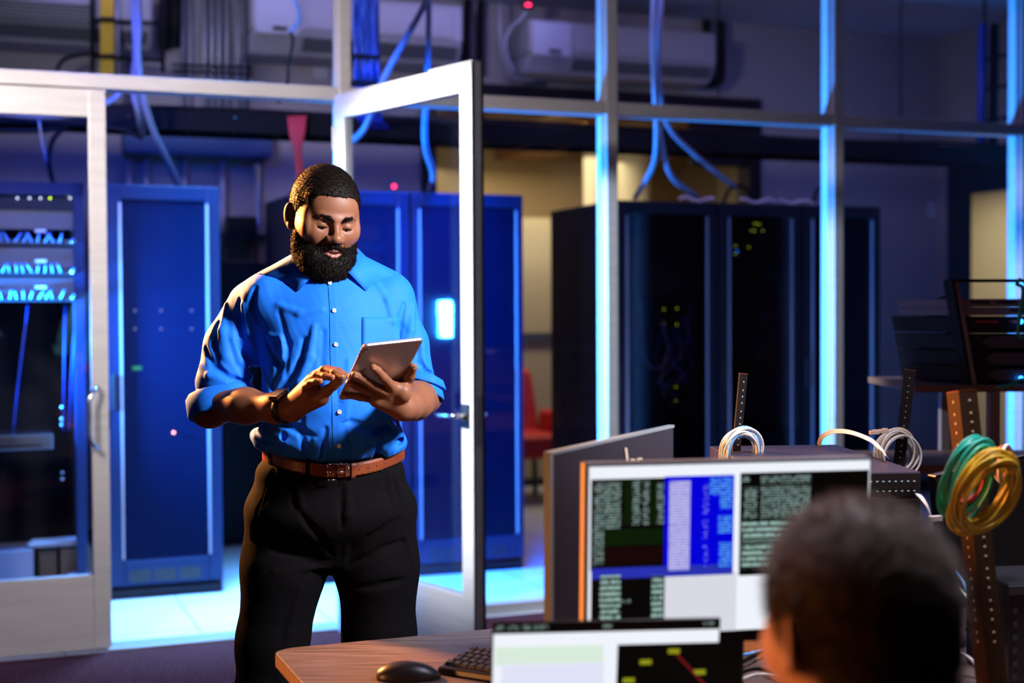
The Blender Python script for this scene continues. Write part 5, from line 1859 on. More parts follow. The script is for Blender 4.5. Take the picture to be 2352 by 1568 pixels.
def textmat(name, fg, bg, period, fill=.5, sc=260):
    m = bpy.data.materials.new(name); m.use_nodes = True; nt = m.node_tree; b = nt.nodes['Principled BSDF']
    tc = nt.nodes.new('ShaderNodeTexCoord'); sp = nt.nodes.new('ShaderNodeSeparateXYZ'); nt.links.new(tc.outputs['Object'], sp.inputs[0])
    a = nt.nodes.new('ShaderNodeMath'); a.operation = 'MULTIPLY'; a.inputs[1].default_value = 2 * pi / period
    s_ = nt.nodes.new('ShaderNodeMath'); s_.operation = 'SINE'; g = nt.nodes.new('ShaderNodeMath'); g.operation = 'GREATER_THAN'; g.inputs[1].default_value = -.2
    nt.links.new(sp.outputs['Z'], a.inputs[0]); nt.links.new(a.outputs[0], s_.inputs[0]); nt.links.new(s_.outputs[0], g.inputs[0])
    mp = nt.nodes.new('ShaderNodeMapping'); mp.inputs['Scale'].default_value = (sc, 1, 1 / period * 1.0); nt.links.new(tc.outputs['Object'], mp.inputs[0])
    n = nt.nodes.new('ShaderNodeTexNoise'); n.inputs['Scale'].default_value = 1; n.inputs['Detail'].default_value = 1; nt.links.new(mp.outputs[0], n.inputs['Vector'])
    h = nt.nodes.new('ShaderNodeMath'); h.operation = 'GREATER_THAN'; h.inputs[1].default_value = 1 - fill; nt.links.new(n.outputs[0], h.inputs[0])
    ml = nt.nodes.new('ShaderNodeMath'); ml.operation = 'MULTIPLY'; nt.links.new(g.outputs[0], ml.inputs[0]); nt.links.new(h.outputs[0], ml.inputs[1])
    mx = nt.nodes.new('ShaderNodeMix'); mx.data_type = 'RGBA'; mx.inputs[6].default_value = (*bg, 1); mx.inputs[7].default_value = (*fg, 1)
    nt.links.new(ml.outputs[0], mx.inputs[0]); nt.links.new(mx.outputs[2], b.inputs['Emission Color']); b.inputs['Emission Strength'].default_value = 1
    b.inputs['Base Color'].default_value = (.01, .01, .01, 1); b.inputs['Roughness'].default_value = .3
    MATS[name] = m


textmat('scr_text', (.26, .38, .35), (.004, .006, .006), .0047, .52)
textmat('scr_text_pale', (.62, .60, .85), (.20, .18, .70), .0047, .62)
textmat('scr_text_blue', (.10, .42, .90), (.0, .0, .68), .0047, .55)
textmat('scr_text_sparse', (.32, .50, .45), (.001, .001, .001), .0098, .60)
textmat('scr_text_dot', (.30, .30, .85), (.0, .0, .68), .0047, .42)

# desk: one long top parallel to the partition
def DF(x, y, z): 
    p_ = Vector((-.53, 3.04)) + DU * x + DV * y
    return Vector((p_.x, p_.y, z))
dk = thing('desk', 'long wood grain desk with rounded corner carrying the monitors and laptop', 'desk', DF(1.6, -.7, 0))
m = MATS['desk_wood']
for n_ in m.node_tree.nodes:
    if n_.type == 'MAPPING': n_.inputs['Rotation'].default_value = (0, 0, -YAWP)
DW, DLn = 1.36, 3.4
mb = MB(); pts = []
r = .05
for cx, cy, a0 in ((DLn - r, -r, 0), (r, -r, 90), (r, -DW + r, 180), (DLn - r, -DW + r, 270)):
    for k in range(9):
        a = radians(a0 + k * 11.25); pts.append((cx + r * cos(a), cy + r * sin(a)))
n = len(pts)
for z in (.712, .74):
    for x, y in pts: mb.v.append(DF(x, y, z))
mb.f = [(k, (k + 1) % n, n + (k + 1) % n, n + k) for k in range(n)] + [tuple(range(n))[::-1], tuple(range(n, 2 * n))]
mb.build('desktop', 'desk_wood', dk, bevel=.002)
mb = MB()
for z in (.713, .7385):
    for x, y in pts:
        mb.v.append(DF(x + (.0015 if x > DLn / 2 else -.0015), y + (.0015 if y > -DW / 2 else -.0015), z))
mb.f = [(k, (k + 1) % n, n + (k + 1) % n, n + k) for k in range(n)]
mb.build('edge_band', 'desk_edge', dk, label='lighter wood coloured edge band')
for x in (.12, 1.7, DLn - .12):
    for y in (-.12, -DW + .12):
        mb = MB(); mb.tube([DF(x, y, 0), DF(x, y, .712)], .03, 12); mb.build('leg', 'unit_grey', dk)

# mouse
c_ = PZ(934, 1556, .742)
t = thing('computer_mouse', 'black computer mouse on the desk left of the keyboard', 'mouse', (c_.x, c_.y, .741))
s_ = Solid(); Rm_ = rmat(math.degrees(YAWP) * .2, 0, 0); cc = np.array([c_.x, c_.y, .741])
s_.ell(cc + [-.003, 0, .004], (.060, .032, .031), .01, Rm_); s_.ell(cc + [.02, 0, .0], (.050, .029, .024), .01, Rm_); s_.half(cc, (0, 0, -1), .002)
v, f = s_.mesh(cc - .07, cc + .07, .0018, 10); mo = raw_mesh('mouse_shell', v, f, 'plastic_dark', t)
mb = MB(); mb.ball(Vector(tuple(cc + [.032, 0, .0225])), (.010, .003, .005), 12, 8); mb.build('scroll_wheel', 'black_plastic', t)
# keyboard
K0 = PZ(1001, 1546, .742); K1 = PZ(1128, 1566, .742); kd = (K1 - K0); kd.z = 0; kd.normalize(); kb_ = Vector((-kd.y, kd.x, 0))
t = thing('keyboard', 'black keyboard on the desk between the mouse and the laptop', 'keyboard', K0 + kd * .2)
def KP(x, y, z): return K0 + kd * x + kb_ * y + Vector((0, 0, z - .742 + .0))
mb = MB(); L_ = .44; mb.hexa([KP(0, 0, .742), KP(L_, 0, .742), KP(L_, .14, .742), KP(0, .14, .742), KP(.004, .002, .756), KP(L_ - .004, .002, .756), KP(L_ - .004, .138, .770), KP(.004, .138, .770)])
mb.build('keyboard_case', 'plastic_dark', t, bevel=.003)
for r_ in range(5):
    for c in range(14):
        x0 = .012 + c * .0185 + (r_ % 2) * .004; y0 = .014 + r_ * .0225
        zb = .757 + y0 * .1
        mb = MB(); mb.hexa([KP(x0, y0, zb), KP(x0 + .016, y0, zb), KP(x0 + .016, y0 + .018, zb + .002), KP(x0, y0 + .018, zb + .002),
                            KP(x0 + .002, y0 + .002, zb + .006), KP(x0 + .014, y0 + .002, zb + .006), KP(x0 + .014, y0 + .016, zb + .008), KP(x0 + .002, y0 + .016, zb + .008)])
        mb.build('key', 'keys', t)

# ------------------------------------------------------------------ screens
class Scr:
    """a panel held by its top corners, tipped back a little"""
    def __init__(s, TL, TR, tilt=0.0):
        s.o = Vector(TL); s.x = (Vector(TR) - s.o); s.w = s.x.length; s.x.normalize()
        d = Vector((0, 0, -1)); d = (d - s.x * d.dot(s.x)).normalized()
        n = s.x.cross(d)
        if n.y > 0: n = -n
        s.n = n; s.d = (d * cos(radians(tilt)) + n * sin(radians(tilt))).normalized()
        s.n = s.x.cross(s.d)
        if s.n.y > 0: s.n = -s.n

    def p(s, a, b_, c=0.0): return s.o + s.x * a + s.d * b_ + s.n * c

    def px(s, x, y, c=0.0):
        d = ray(x, y); o = s.o + s.n * c
        t = (o - CAMP).dot(s.n) / d.dot(s.n)
        return CAMP + d * t

    def box(s, mb, a0, a1, b0, b1, c0, c1):
        return mb.hexa([s.p(a0, b1, c0), s.p(a1, b1, c0), s.p(a1, b1, c1), s.p(a0, b1, c1), s.p(a0, b0, c0), s.p(a1, b0, c0), s.p(a1, b0, c1), s.p(a0, b0, c1)])

    def quad(s, x0, y0, x1, y1, m, parent, name, lift):
        """content patch; its corners are read off the photo and lie in the panel"""
        a = s.px(x0, y0, lift); b_ = s.px(x1, y1, lift)
        ua, va = (a - s.o).dot(s.x), (a - s.o).dot(s.d); ub, vb_ = (b_ - s.o).dot(s.x), (b_ - s.o).dot(s.d)
        mb = MB(); mb.v = [s.p(ua, vb_, lift), s.p(ub, vb_, lift), s.p(ub, va, lift), s.p(ua, va, lift)]
        mb.f = [(0, 1, 2, 3)] if True else []
        return mb.build(name, m, parent)


# monitor B (screen towards us)
sc = Scr(P(1346, 1066, 2.25), P(2004, 1050, 2.34), -3)
t = thing('monitor', 'lit monitor with terminal windows facing the seated man', 'monitor', (sc.p(sc.w / 2, .3).x, sc.p(sc.w / 2, .3).y + .05, .741))
HH = .305
mb = MB(); sc.box(mb, 0, sc.w, 0, HH, -.030, -.002); mb.build('monitor_case', 'mon_rim', t, bevel=.003)
mb = MB(); sc.box(mb, -.0016, 0.0, .001, HH - .001, -.028, -.003); mb.build('monitor_side', 'mon_side_warm_lit', t)
mb = MB(); sc.box(mb, .0, sc.w, HH - .020, HH, -.002, .0015); mb.build('lower_bezel', 'black_plastic', t, bevel=.002)
mb = MB(); sc.box(mb, .006, sc.w - .004, .005, HH - .018, -.002, 0); scb = mb.build('screen', 'scr_white', t)
Q = lambda x0, y0, x1, y1, m, n_='window', l=.0008: sc.quad(x0, y0, x1, y1, m, scb, n_, l)
Q(1358, 1101, 1526, 1306, 'scr_black', 'terminal_window'); Q(1366, 1108, 1425, 1214, 'scr_text', 'terminal_text', .0014)
Q(1434, 1104, 1452, 1205, 'scr_dgreen', 'table_column', .0014); Q(1454, 1104, 1470, 1205, 'scr_text', 'table_column', .0014); Q(1478, 1104, 1490, 1205, 'scr_text', 'table_column', .0014); Q(1494, 1104, 1508, 1205, 'scr_dgreen', 'table_column', .0014); Q(1510, 1110, 1524, 1205, 'scr_text', 'table_column', .0014)
Q(1388, 1216, 1524, 1249, 'scr_dgreen', 'graph_area', .0014); Q(1388, 1258, 1524, 1292, 'scr_dred', 'graph_area', .0014); Q(1362, 1214, 1386, 1296, 'scr_text', 'terminal_text', .0014)
Q(1358, 1306, 1683, 1318, 'scr_line', 'title_bar', .0012)
Q(1527, 1094, 1683, 1312, 'scr_blue', 'blue_window'); Q(1538, 1104, 1583, 1308, 'scr_text_pale', 'list_text', .0014); Q(1630, 1098, 1682, 1136, 'scr_text_blue', 'list_text', .0014); Q(1654, 1136, 1682, 1168, 'scr_text_blue', 'list_text', .0014)
Q(1650, 1184, 1682, 1224, 'scr_text_blue', 'list_text', .0014); Q(1652, 1244, 1682, 1302, 'scr_text_blue', 'list_text', .0014); Q(1616, 1110, 1625, 1300, 'scr_text_dot', 'list_text', .0014)
Q(1701, 1086, 1990, 1310, 'scr_black', 'terminal_window'); Q(1704, 1094, 1722, 1106, 'scr_text', 'terminal_text', .0014); Q(1748, 1094, 1862, 1106, 'scr_text', 'terminal_text', .0014); Q(1710, 1118, 1738, 1190, 'scr_text', 'terminal_text', .0014)
Q(1748, 1116, 1860, 1188, 'scr_text', 'terminal_text', .0014); Q(1704, 1196, 1860, 1236, 'scr_text_sparse', 'terminal_text', .0014); Q(1704, 1246, 1775, 1304, 'scr_text_sparse', 'terminal_text', .0014)
Q(1358, 1319, 1525, 1462, 'scr_black', 'terminal_window'); Q(1378, 1322, 1424, 1440, 'scr_text_sparse', 'terminal_text', .0014); Q(1497, 1322, 1522, 1440, 'scr_text_sparse', 'terminal_text', .0014); Q(1424, 1376, 1448, 1384, 'scr_text', 'terminal_text', .0014)
Q(1527, 1319, 1690, 1448, 'scr_grey', 'document_window'); Q(1658, 1450, 1686, 1461, 'scr_cyan', 'task_icon'); Q(1658, 1461, 1686, 1467, 'scr_lime', 'task_icon')
mb = MB(); sc.box(mb, sc.w / 2 - .04, sc.w / 2 + .04, .12, HH + .16, -.055, -.032); mb.build('stand_neck', 'plastic_dark', t, bevel=.004)
mb = MB(); q = sc.p(sc.w / 2, .2, -.04); mb.hexa([Vector((q.x + a, q.y + b_, z)) for z in (.742, .754) for a, b_ in ((-.12, -.09), (.12, -.09), (.12, .09), (-.12, .09))]); mb.build('stand_base', 'plastic_dark', t, bevel=.004)
mb = MB(); sc.box(mb, .0, sc.w, -.0, .0012, -.0295, -.004); mb.build('top_edge', 'plastic_dark', t)

# monitor A, its back to us
sa_ = Scr(P(1264, 1045, 2.36), P(1547, 981, 2.91), 0)
t = thing('monitor', 'monitor turned away, grey back and pale edge, behind the lit monitor', 'monitor', (sa_.p(sa_.w / 2, .3).x, sa_.p(sa_.w / 2, .3).y, .741))
mb = MB(); sa_.box(mb, 0, sa_.w, .0, .345, -.010, 0); mb.build('back_cover', 'mon_back', t, bevel=.002)
mb = MB(); sa_.box(mb, -.002, .009, -.002, .347, -.012, .0012); mb.build('side_rim', 'mon_rim', t, label='pale metallic edge')
mb = MB(); sa_.box(mb, .0, sa_.w + .002, -.005, .0005, -.012, .0012); mb.build('top_rim', 'mon_rim', t)
mb = MB(); sa_.box(mb, .008, sa_.w - .008, .008, .335, -.0115, -.010); mb.build('screen', 'scr_black', t)
# slanted stroke emblem
mb = MB()
def bar(x0, y0, x1, y1, w):
    a = sa_.px(x0, y0, .001); b_ = sa_.px(x1, y1, .001); c = sa_.px(x1 + w, y1, .001); d = sa_.px(x0 + w, y0, .001)
    o_ = sa_.n * .0012
    mb.hexa([b_, c, c + o_, b_ + o_, a, d, d + o_, a + o_])
bar(1434, 1028, 1441, 1084, 5); bar(1447, 1056, 1450, 1084, 5); bar(1452, 1053, 1459, 1084, 4); bar(1447, 1053, 1447.5, 1057, 11); bar(1462, 1052, 1468, 1096, 5); bar(1466, 1051, 1466.5, 1055, 8)
mb.build('logo', 'connector', t, label='slanted stroke letter emblem')
mb = MB(); sa_.box(mb, sa_.w / 2 - .04, sa_.w / 2 + .04, .10, .47, .0, .03); mb.build('stand_neck', 'plastic_dark', t, bevel=.004)
mb = MB(); q = sa_.p(sa_.w / 2, .2, .03); mb.hexa([Vector((q.x + a, q.y + b_, z)) for z in (.742, .754) for a, b_ in ((-.10, -.02), (.10, -.02), (.10, .16), (-.10, .16))]); mb.build('stand_base', 'plastic_dark', t, bevel=.004)

# laptop
sl_ = Scr(P(1131, 1431, 2.13), P(1656, 1419, 2.17), -10)
t = thing('laptop', 'open laptop with bright page nearest the lens at the bottom edge', 'laptop', (sl_.p(sl_.w / 2, .25).x, sl_.p(sl_.w / 2, .25).y - .1, .741))
LH = .262
mb = MB(); sl_.box(mb, 0, sl_.w, 0, LH, -.006, 0); mb.build('lid', 'plastic_dark', t, bevel=.002)
mb = MB(); sl_.box(mb, .002, sl_.w - .002, .018, LH - .014, 0, .0006); lsc = mb.build('screen', 'scr_white', t)
QL = lambda x0, y0, x1, y1, m, n_='window', l=.0010: sl_.quad(x0, y0, x1, y1, m, lsc, n_, l)
for a, b_ in ((1139, 1156), (1165, 1190), (1200, 1222), (1227, 1258), (1384, 1408), (1616, 1640)):
    QL(a, 1438 - (a - 1139) * .022, b_, 1446 - (a - 1139) * .022, 'scr_text' if a < 1500 else 'scr_text', 'browser_tab', .001)
QL(1138, 1486, 1385, 1522, 'scr_green', 'highlight_row'); QL(1152, 1526, 1385, 1600, 'scr_lilac', 'table_rows')
QL(1419, 1480, 1655, 1620, 'scr_black', 'dark_window', .0012)
for x, y in ((1483, 1520), (1548, 1495), (1607, 1543), (1444, 1562)):
    QL(x - 13, y - 5, x + 13, y + 5, 'scr_yellow', 'diagram_node', .0016)
mb = MB(); mb.tube([sl_.px(1552, 1500, .0016), sl_.px(1592, 1542, .0016), sl_.px(1625, 1580, .0016)], .0013, 6); mb.build('diagram_line', 'scr_red', lsc)
bq = sl_.p(0, LH, 0); bw_ = sl_.x; bn = Vector((sl_.n.x, sl_.n.y, 0)).normalized()
mb = MB(); z0 = .742; f0 = [Vector((bq.x, bq.y, z0)) + bw_ * a * 1 + bn * b_ for a, b_ in ((0, 0), (sl_.w, 0), (sl_.w, .235), (0, .235))]
f0 = [Vector((q.x, q.y, z0)) for q in f0]
mb.hexa([f0[3], f0[2], f0[1], f0[0]] + [q + Vector((0, 0, .016)) for q in (f0[3], f0[2], f0[1], f0[0])]); mb.build('laptop_base', 'plastic_dark', t, bevel=.003)
for r_ in range(5):
    mb = MB(); a0 = Vector((f0[0].x, f0[0].y, z0 + .016)) + bw_ * .02 + bn * (.03 + r_ * .02)
    c4 = [a0, a0 + bw_ * (sl_.w - .04), a0 + bw_ * (sl_.w - .04) + bn * .016, a0 + bn * .016]
    for q in c4: q.z = z0 + .0165
    mb.hexa([c4[3], c4[2], c4[1], c4[0]] + [q + Vector((0, 0, .0015)) for q in (c4[3], c4[2], c4[1], c4[0])]); mb.build('key_row', 'keys', t)

# ------------------------------------------------------------------ rack parts and switches on the desk
def yawf(o_, yw):
    return Matrix.Translation(o_) @ Matrix.Rotation(radians(yw), 4, 'Z')


s1 = P(2115, 1083, 2.98)
fr = yawf(Vector((s1.x, s1.y, s1.z)), 4)
stk = []
for k, (w, d_, h, dz, lab) in enumerate(((.33, .60, .052, 0, 'black network switch on top of the stack behind the lit monitor'),
                                          (.32, .58, .045, -.056, 'second black network switch under the top one behind the monitor'),
                                          (.33, .56, s1.z - .102 - .742, -.103, 'black equipment case on the desk under both network switches'))):
    b_ = fr @ Vector((-w / 2, d_ / 2, dz - h))
    t = thing('network_switch' if k < 2 else 'equipment_case', lab, 'network switch' if k < 2 else 'equipment case', b_)
    mb = MB(); mb.fb(fr, -w, 0, 0, d_, dz - h, dz); mb.build('switch_case' if k < 2 else 'case_body', 'purple_grey', t, bevel=.002)
    mb = MB(); mb.fb(fr, -w + .002, -.002, -.004, 0, dz - h + .002, dz - .002); fp = mb.build('front_panel', 'plastic_dark', t, bevel=.001)
    if k < 2:
        for j in range(12):
            x = -.015 - j * .0135
            if k == 0:
                mb = MB(); mb.fb(fr, x - .003, x + .001, -.0052, -.004, dz - .020, dz - .0185); mb.build('port_light', 'port_led', fp)
            mb = MB(); mb.fb(fr, x - .009, x, -.0055, -.004, dz - .044, dz - .032); mb.build('port', 'black_plastic', fp)
            if k == 0 and j < 7: mb = MB(); mb.fb(fr, x - .003, x + .001, -.0058, -.004, dz - .0405, dz - .0392); mb.build('port_light', 'port_led', fp)
    else:
        for j in range(9):
            mb = MB(); mb.fb(fr, -.03 - j * .03, -.015 - j * .03, -.0048, -.004, dz - .05, dz - .015); mb.build('vent_slot', 'black_plastic', fp)


def rail(name, top, bot, w1, w2, m, lab, grp, holes, yaw=0, lit='hole_lit', sp_=.0155, hr_=.0022):
    """an L shaped rack rail with a row of square holes in each flange"""
    top = Vector(top); bot = Vector(bot); ax_ = (top - bot); Lr = ax_.length; ax_.normalize()
    x_ = Vector((cos(radians(yaw)), sin(radians(yaw)), 0)); x_ = (x_ - ax_ * x_.dot(ax_)).normalized(); y_ = ax_.cross(x_)
    f_ = Matrix(((*x_, 0), (*y_, 0), (*ax_, 0), (0, 0, 0, 1))).transposed(); f_.translation = bot
    t = thing(name, lab, 'rack rail', bot, grp)
    mb = MB(); mb.fb(f_, 0, w1, 0, .003, 0, Lr); mb.build('front_flange', m, t)
    mb = MB(); mb.fb(f_, -.003, 0, 0, w2, 0, Lr); mb.build('side_flange', m, t)
    mb = MB(); mb.fb(f_, -.0035, w1 + .0005, -.0005, .0035, Lr, Lr + .0015); mb.fb(f_, -.0035, .0, .0, w2, Lr, Lr + .0015); mb.build('cut_end', 'belt_leather', t, label='cut end with warm light painted in')  # leather brown stands in for warm light on the cut metal
    k = 0
    z = Lr - .02
    while z > Lr - holes:
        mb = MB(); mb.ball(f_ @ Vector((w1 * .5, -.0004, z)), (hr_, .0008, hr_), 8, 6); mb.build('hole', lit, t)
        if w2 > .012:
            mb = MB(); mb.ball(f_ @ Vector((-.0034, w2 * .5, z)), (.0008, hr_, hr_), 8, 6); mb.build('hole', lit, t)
        z -= sp_ * (1.0 if k % 3 else 1.35); k += 1
    mb = MB(); mb.fb(f_, -.008, w1 + .008, -.03, .04, 0, .005); mb.build('foot_plate', m, t)
    return t


def downto(a, b_, z):      # extend the line a-b down to height z
    a = Vector(a); b_ = Vector(b_); q = (z - a.z) / (b_.z - a.z)
    return a + (b_ - a) * q


a = P(1702, 858, 3.42); rail('rack_rail', a, downto(a, P(1683, 1062, 3.42), .742), .020, .005, 'post_black', 'slim black rack rail with a single row of holes rising behind the lit monitor', 'upright rack rails', .30, 25)
a = P(2080, 849, 3.62); rail('rack_rail', a, downto(a, P(2056, 1050, 3.62), .742), .026, .034, 'post_black', 'wider black rack rail standing behind the network switches', 'upright rack rails', .30, -25)
a = P(2205, 898, 2.72); rail('rack_rail', a, downto(a, P(2262, 1450, 2.66), .742), .036, .05, 'post_warm_lit', 'blurred brown lit rack rail at right with coloured cable coils on it', 'upright rack rails', .50, 10, 'led_orange' if 0 else 'connector', .018, .0028)


def coil(name, lab, c, rx, ry, cols, n, r, Y, tilt=0, seed=0, spread=.012, depth=.035, sq=1.0):
    random.seed(seed)
    cx, cy = c
    t = thing(name, lab, 'cable coil', P(cx, cy + ry, Y), None)
    s_ = FPX / Y
    for k in range(n):
        ox, oy = random.uniform(-1, 1) * spread, random.uniform(-1, 1) * spread
        sx = rx / s_ * random.uniform(.86, 1.06); sy = ry / s_ * random.uniform(.88, 1.06)
        a0 = radians(tilt + random.uniform(-7, 7)); dy = random.uniform(-depth, depth) * .5
        ph = random.uniform(0, 6.28)
        cc_ = P(cx, cy, Y); pts = []
        for j in range(28):
            w = 2 * pi * j / 28
            x = sx * cos(w); z = sy * sin(w) * (1.0 if sin(w) < 0 else sq)
            pts.append(cc_ + Vector((ox + x * cos(a0) - z * sin(a0), dy + .5 * depth * cos(w + .6) + .004 * sin(2 * w + ph), oy + x * sin(a0) + z * cos(a0))))
        mb = MB(); mb.tube(pts, r, 8, True); mb.build('cable_loop', cols[k % len(cols)], t, smooth=True)
    return t


coil('cable_coil', 'white and light blue cable coil hanging on the slim rail', (1703, 1036), 42, 48, ['cable_white', 'cable_white', 'cable_ltblue', 'cable_white', 'cable_ltblue'], 15, .0032, 3.38, -8, 3, .009, .05)
_bc = coil('cable_coil', 'beige cable coil hanging from the wider rail behind the switches', (2062, 1040), 48, 48, ['cable_white', 'connector', 'cable_white'], 14, .0032, 3.60, 28, 5, .010, .05)
coil('cable_coil', 'green cable coil hanging on the brown lit rail', (2222, 1100), 54, 92, ['cable_teal'], 12, .0032, 2.62, -20, 6, .010, .06)
coil('cable_coil', 'yellow cable coil hanging lowest on the brown lit rail', (2258, 1128), 66, 96, ['cable_yellow'], 18, .0032, 2.60, -26, 7, .012, .07)
coil('cable_coil', 'red cable coil inside the green and yellow coils', (2228, 1112), 34, 50, ['cable_red'], 5, .0030, 2.63, -20, 8, .004, .04)
coil('cable_coil', 'pink and white cable ends bunched behind the yellow coil', (2310, 1065), 26, 44, ['cable_white', 'cable_red'], 5, .0034, 2.74, 10, 9, .005, .05)
# connectors on the coils
for i, (x, y, Y) in enumerate(((2008, 993, 3.44), (2030, 990, 3.44))):
    mb = MB(); f_ = yawf(P(x, y, Y), 15); mb.fb(f_, -.012, .012, -.006, .006, -.005, .005); mb.fb(f_, -.004, .010, -.003, .003, .005, .0075)
    mb.build('plug', 'connector', _bc, bevel=.001, label='pale network plug')


def ribbon(lab, pts, w, m, cat='cable', name='flat_cable'):
    q = spline(pts, 8); mb = MB(); N_ = len(q)
    for i, p_ in enumerate(q):
        tt_ = (q[min(i + 1, N_ - 1)] - q[max(i - 1, 0)]).normalized(); sd_ = tt_.cross(Vector((0, 1, 0))).normalized() * .3 + Vector((0, .95, .1)); sd_ = (sd_ - tt_ * sd_.dot(tt_)).normalized()
        nn = tt_.cross(sd_)
        mb.v += [p_ + sd_ * w + nn * .0008, p_ - sd_ * w + nn * .0008, p_ - sd_ * w - nn * .0008, p_ + sd_ * w - nn * .0008]
    for i in range(N_ - 1):
        for k in range(4):
            k2 = (k + 1) % 4; mb.f.append((i * 4 + k, i * 4 + k2, (i + 1) * 4 + k2, (i + 1) * 4 + k))
    return single(name, mb, m, lab, cat, smooth=False)


ribbon('flat white cable arching over the top network switch', [P(1880, 1022, 3.55), P(1888, 1003, 3.5), P(1912, 991, 3.45), P(1950, 992, 3.38), P(1995, 1008, 3.3), P(2022, 1030, 3.22), P(2038, 1050, 3.14)], .006, 'cable_white')
ribbon('flat white cable running down right of the network switches', [P(2108, 1134, 2.94), P(2122, 1150, 2.9), P(2134, 1172, 2.88), P(2142, 1205, 2.88), P(2148, 1245, 2.9), P(2158, 1290, 2.92), P(2172, 1330, 2.93)], .006, 'cable_white')
mb = MB(); f_ = yawf(P(2148, 1190, 2.87), 20); mb.fb(f_, -.014, .014, -.006, .006, -.005, .005)
mb.build('plug', 'cable_white', [o_ for o_ in COL.objects if o_.name.startswith('flat_cable')][-1], label='clear plug clipped to the flat cable')
for i, (pts, m_, r_) in enumerate((([(1640, 1508), (1680, 1530), (1720, 1520), (1733, 1506), (1728, 1498)], 'cable_white', .004), ([(1640, 1512), (1700, 1505), (1770, 1490)], 'cable_ltblue', .004),
                                   ([(1650, 1530), (1690, 1545), (1740, 1535), (1790, 1550)], 'cable_black', .004), ([(1655, 1552), (1720, 1510), (1790, 1480)], 'cable_black', .004), ([(1690, 1566), (1740, 1548), (1800, 1556)], 'cable_white', .003))):
    q = [PZ(x, y, .7465 + .005 * (k % 2) + .002 * i) for k, (x, y) in enumerate(pts)]
    pipe('desk_cable', q, r_, m_, ['curved white cable on the desk between laptop and seated man', 'light blue cable crossing the desk behind the laptop', 'black cable lying lowest on the desk right of the laptop',
                                   'thin black cable crossing under the lit monitor', 'thin white cable at the bottom edge right of the laptop'][i], 'cable', 'loose cables on the desk')
for i, (pts, m_) in enumerate((([(2196, 1312, 2.9), (2212, 1335, 2.88), (2226, 1368, 2.86)], 'cable_ltblue'), ([(2188, 1345, 2.9), (2205, 1352, 2.88), (2222, 1372, 2.86)], 'cable_white'), ([(2208, 1498, 2.8), (2232, 1515, 2.78), (2252, 1545, 2.76)], 'conduit'))):
    pipe('loose_cable', [P(*q) for q in pts], .0035, m_, ['blue cable end right of the seated man, the upper one', 'white cable end right of the seated man, below the blue one', 'grey cable at the lower right beside the dark rail'][i], 'cable')

# second dark monitor and cases at the right edge
sd_m = Scr(P(2150, 1092, 2.98), P(2520, 1010, 3.15), 0)
t = thing('monitor', 'switched off black monitor at the right edge behind the coloured coils', 'monitor', (sd_m.p(sd_m.w / 2, .3).x, sd_m.p(sd_m.w / 2, .3).y, .741))
mb = MB(); sd_m.box(mb, 0, sd_m.w, 0, .30, -.03, 0); mb.build('monitor_case', 'plastic_dark', t, bevel=.003)
mb = MB(); sd_m.box(mb, .008, sd_m.w - .008, .008, .285, 0, .0012); mb.build('screen', 'black_plastic', t)
mb = MB(); sd_m.box(mb, 0, sd_m.w, -.0016, .0006, -.006, .001); mb.build('top_edge', 'unit_grey', t)  # grey strip paints the light along the black top edge
mb = MB(); sd_m.box(mb, sd_m.w / 2 - .03, sd_m.w / 2 + .03, .2, sd_m.p(0, 0).z - .75, -.05, -.03); mb.build('stand_neck', 'plastic_dark', t)
mb = MB(); q = sd_m.p(sd_m.w / 2, .2, -.02); mb.hexa([Vector((q.x + a, q.y + b_, z)) for z in (.742, .752) for a, b_ in ((-.10, -.08), (.10, -.08), (.10, .08), (-.10, .08))]); mb.build('stand_base', 'plastic_dark', t, bevel=.004)
f_ = yawf(P(2316, 1340, 2.72), 8); z_ = f_.translation.z
t = thing('computer_case', 'black perforated computer case at the bottom right corner', 'computer', (f_.translation.x, f_.translation.y, .741))
mb = MB(); mb.fb(f_, 0, .32, 0, .18, -(z_ - .7425), 0); mb.build('case_body', 'plastic_dark', t, bevel=.004)
mb = MB(); mb.fb(f_, .0, .32, -.004, 0, -.022, -.004); mb.build('front_strip', 'unit_grey', t, bevel=.001)
for j in range(8):
    mb = MB(); mb.fb(f_, .008, .018, -.003, 0, -.06 - j * .026, -.048 - j * .026); mb.build('vent_slot', 'unit_grey', t)
f_ = yawf(P(2206, 1334, 2.86), -10)
mb = MB(); z_ = f_.translation.z; mb.fb(f_, -.11, 0, 0, .20, -(z_ - .742), .0)
t = single('equipment_case', mb, 'plastic_dark', 'small black box on the desk between the seated man and the dark rail', 'equipment case', bevel=.003)

# ------------------------------------------------------------------ workbench with mounted equipment, right
YB = 4.6
bz1 = P(2230, 884, YB).z; x0b = P(2100, 884, YB).x
t = thing('workbench', 'tall wood edged workbench at right carrying racked equipment', 'workbench', (x0b + .45, YB + .3, 0))
mb = MB(); mb.hexa([Vector((x0b + a, YB + b_, z)) for z in (bz1 - .024, bz1) for a, b_ in ((0, 0), (1.3, .05), (1.3, .6), (0, .6))]); mb.build('bench_top', 'bench_wood', t, bevel=.003)
for xx in (P(2288, 950, YB).x, x0b + 1.2):
    for yy in (YB + .03, YB + .55):
        mb = MB(); mb.hexa([Vector((xx + a, yy + b_, z)) for z in (0, bz1 - .024) for a, b_ in ((-.018, -.018), (.018, -.018), (.018, .018), (-.018, .018))]); mb.build('leg', 'bench_metal', t, bevel=.002)
mb = MB(); zz = P(2200, 1090, YB).z; mb.hexa([Vector((x0b + a, YB + b_, z)) for z in (zz, zz + .03) for a, b_ in ((-.25, .02), (1.25, .05), (1.25, .5), (-.25, .5))]); mb.build('lower_shelf', 'bench_wood', t, bevel=.003)
mb = MB(); xx = x0b - .22
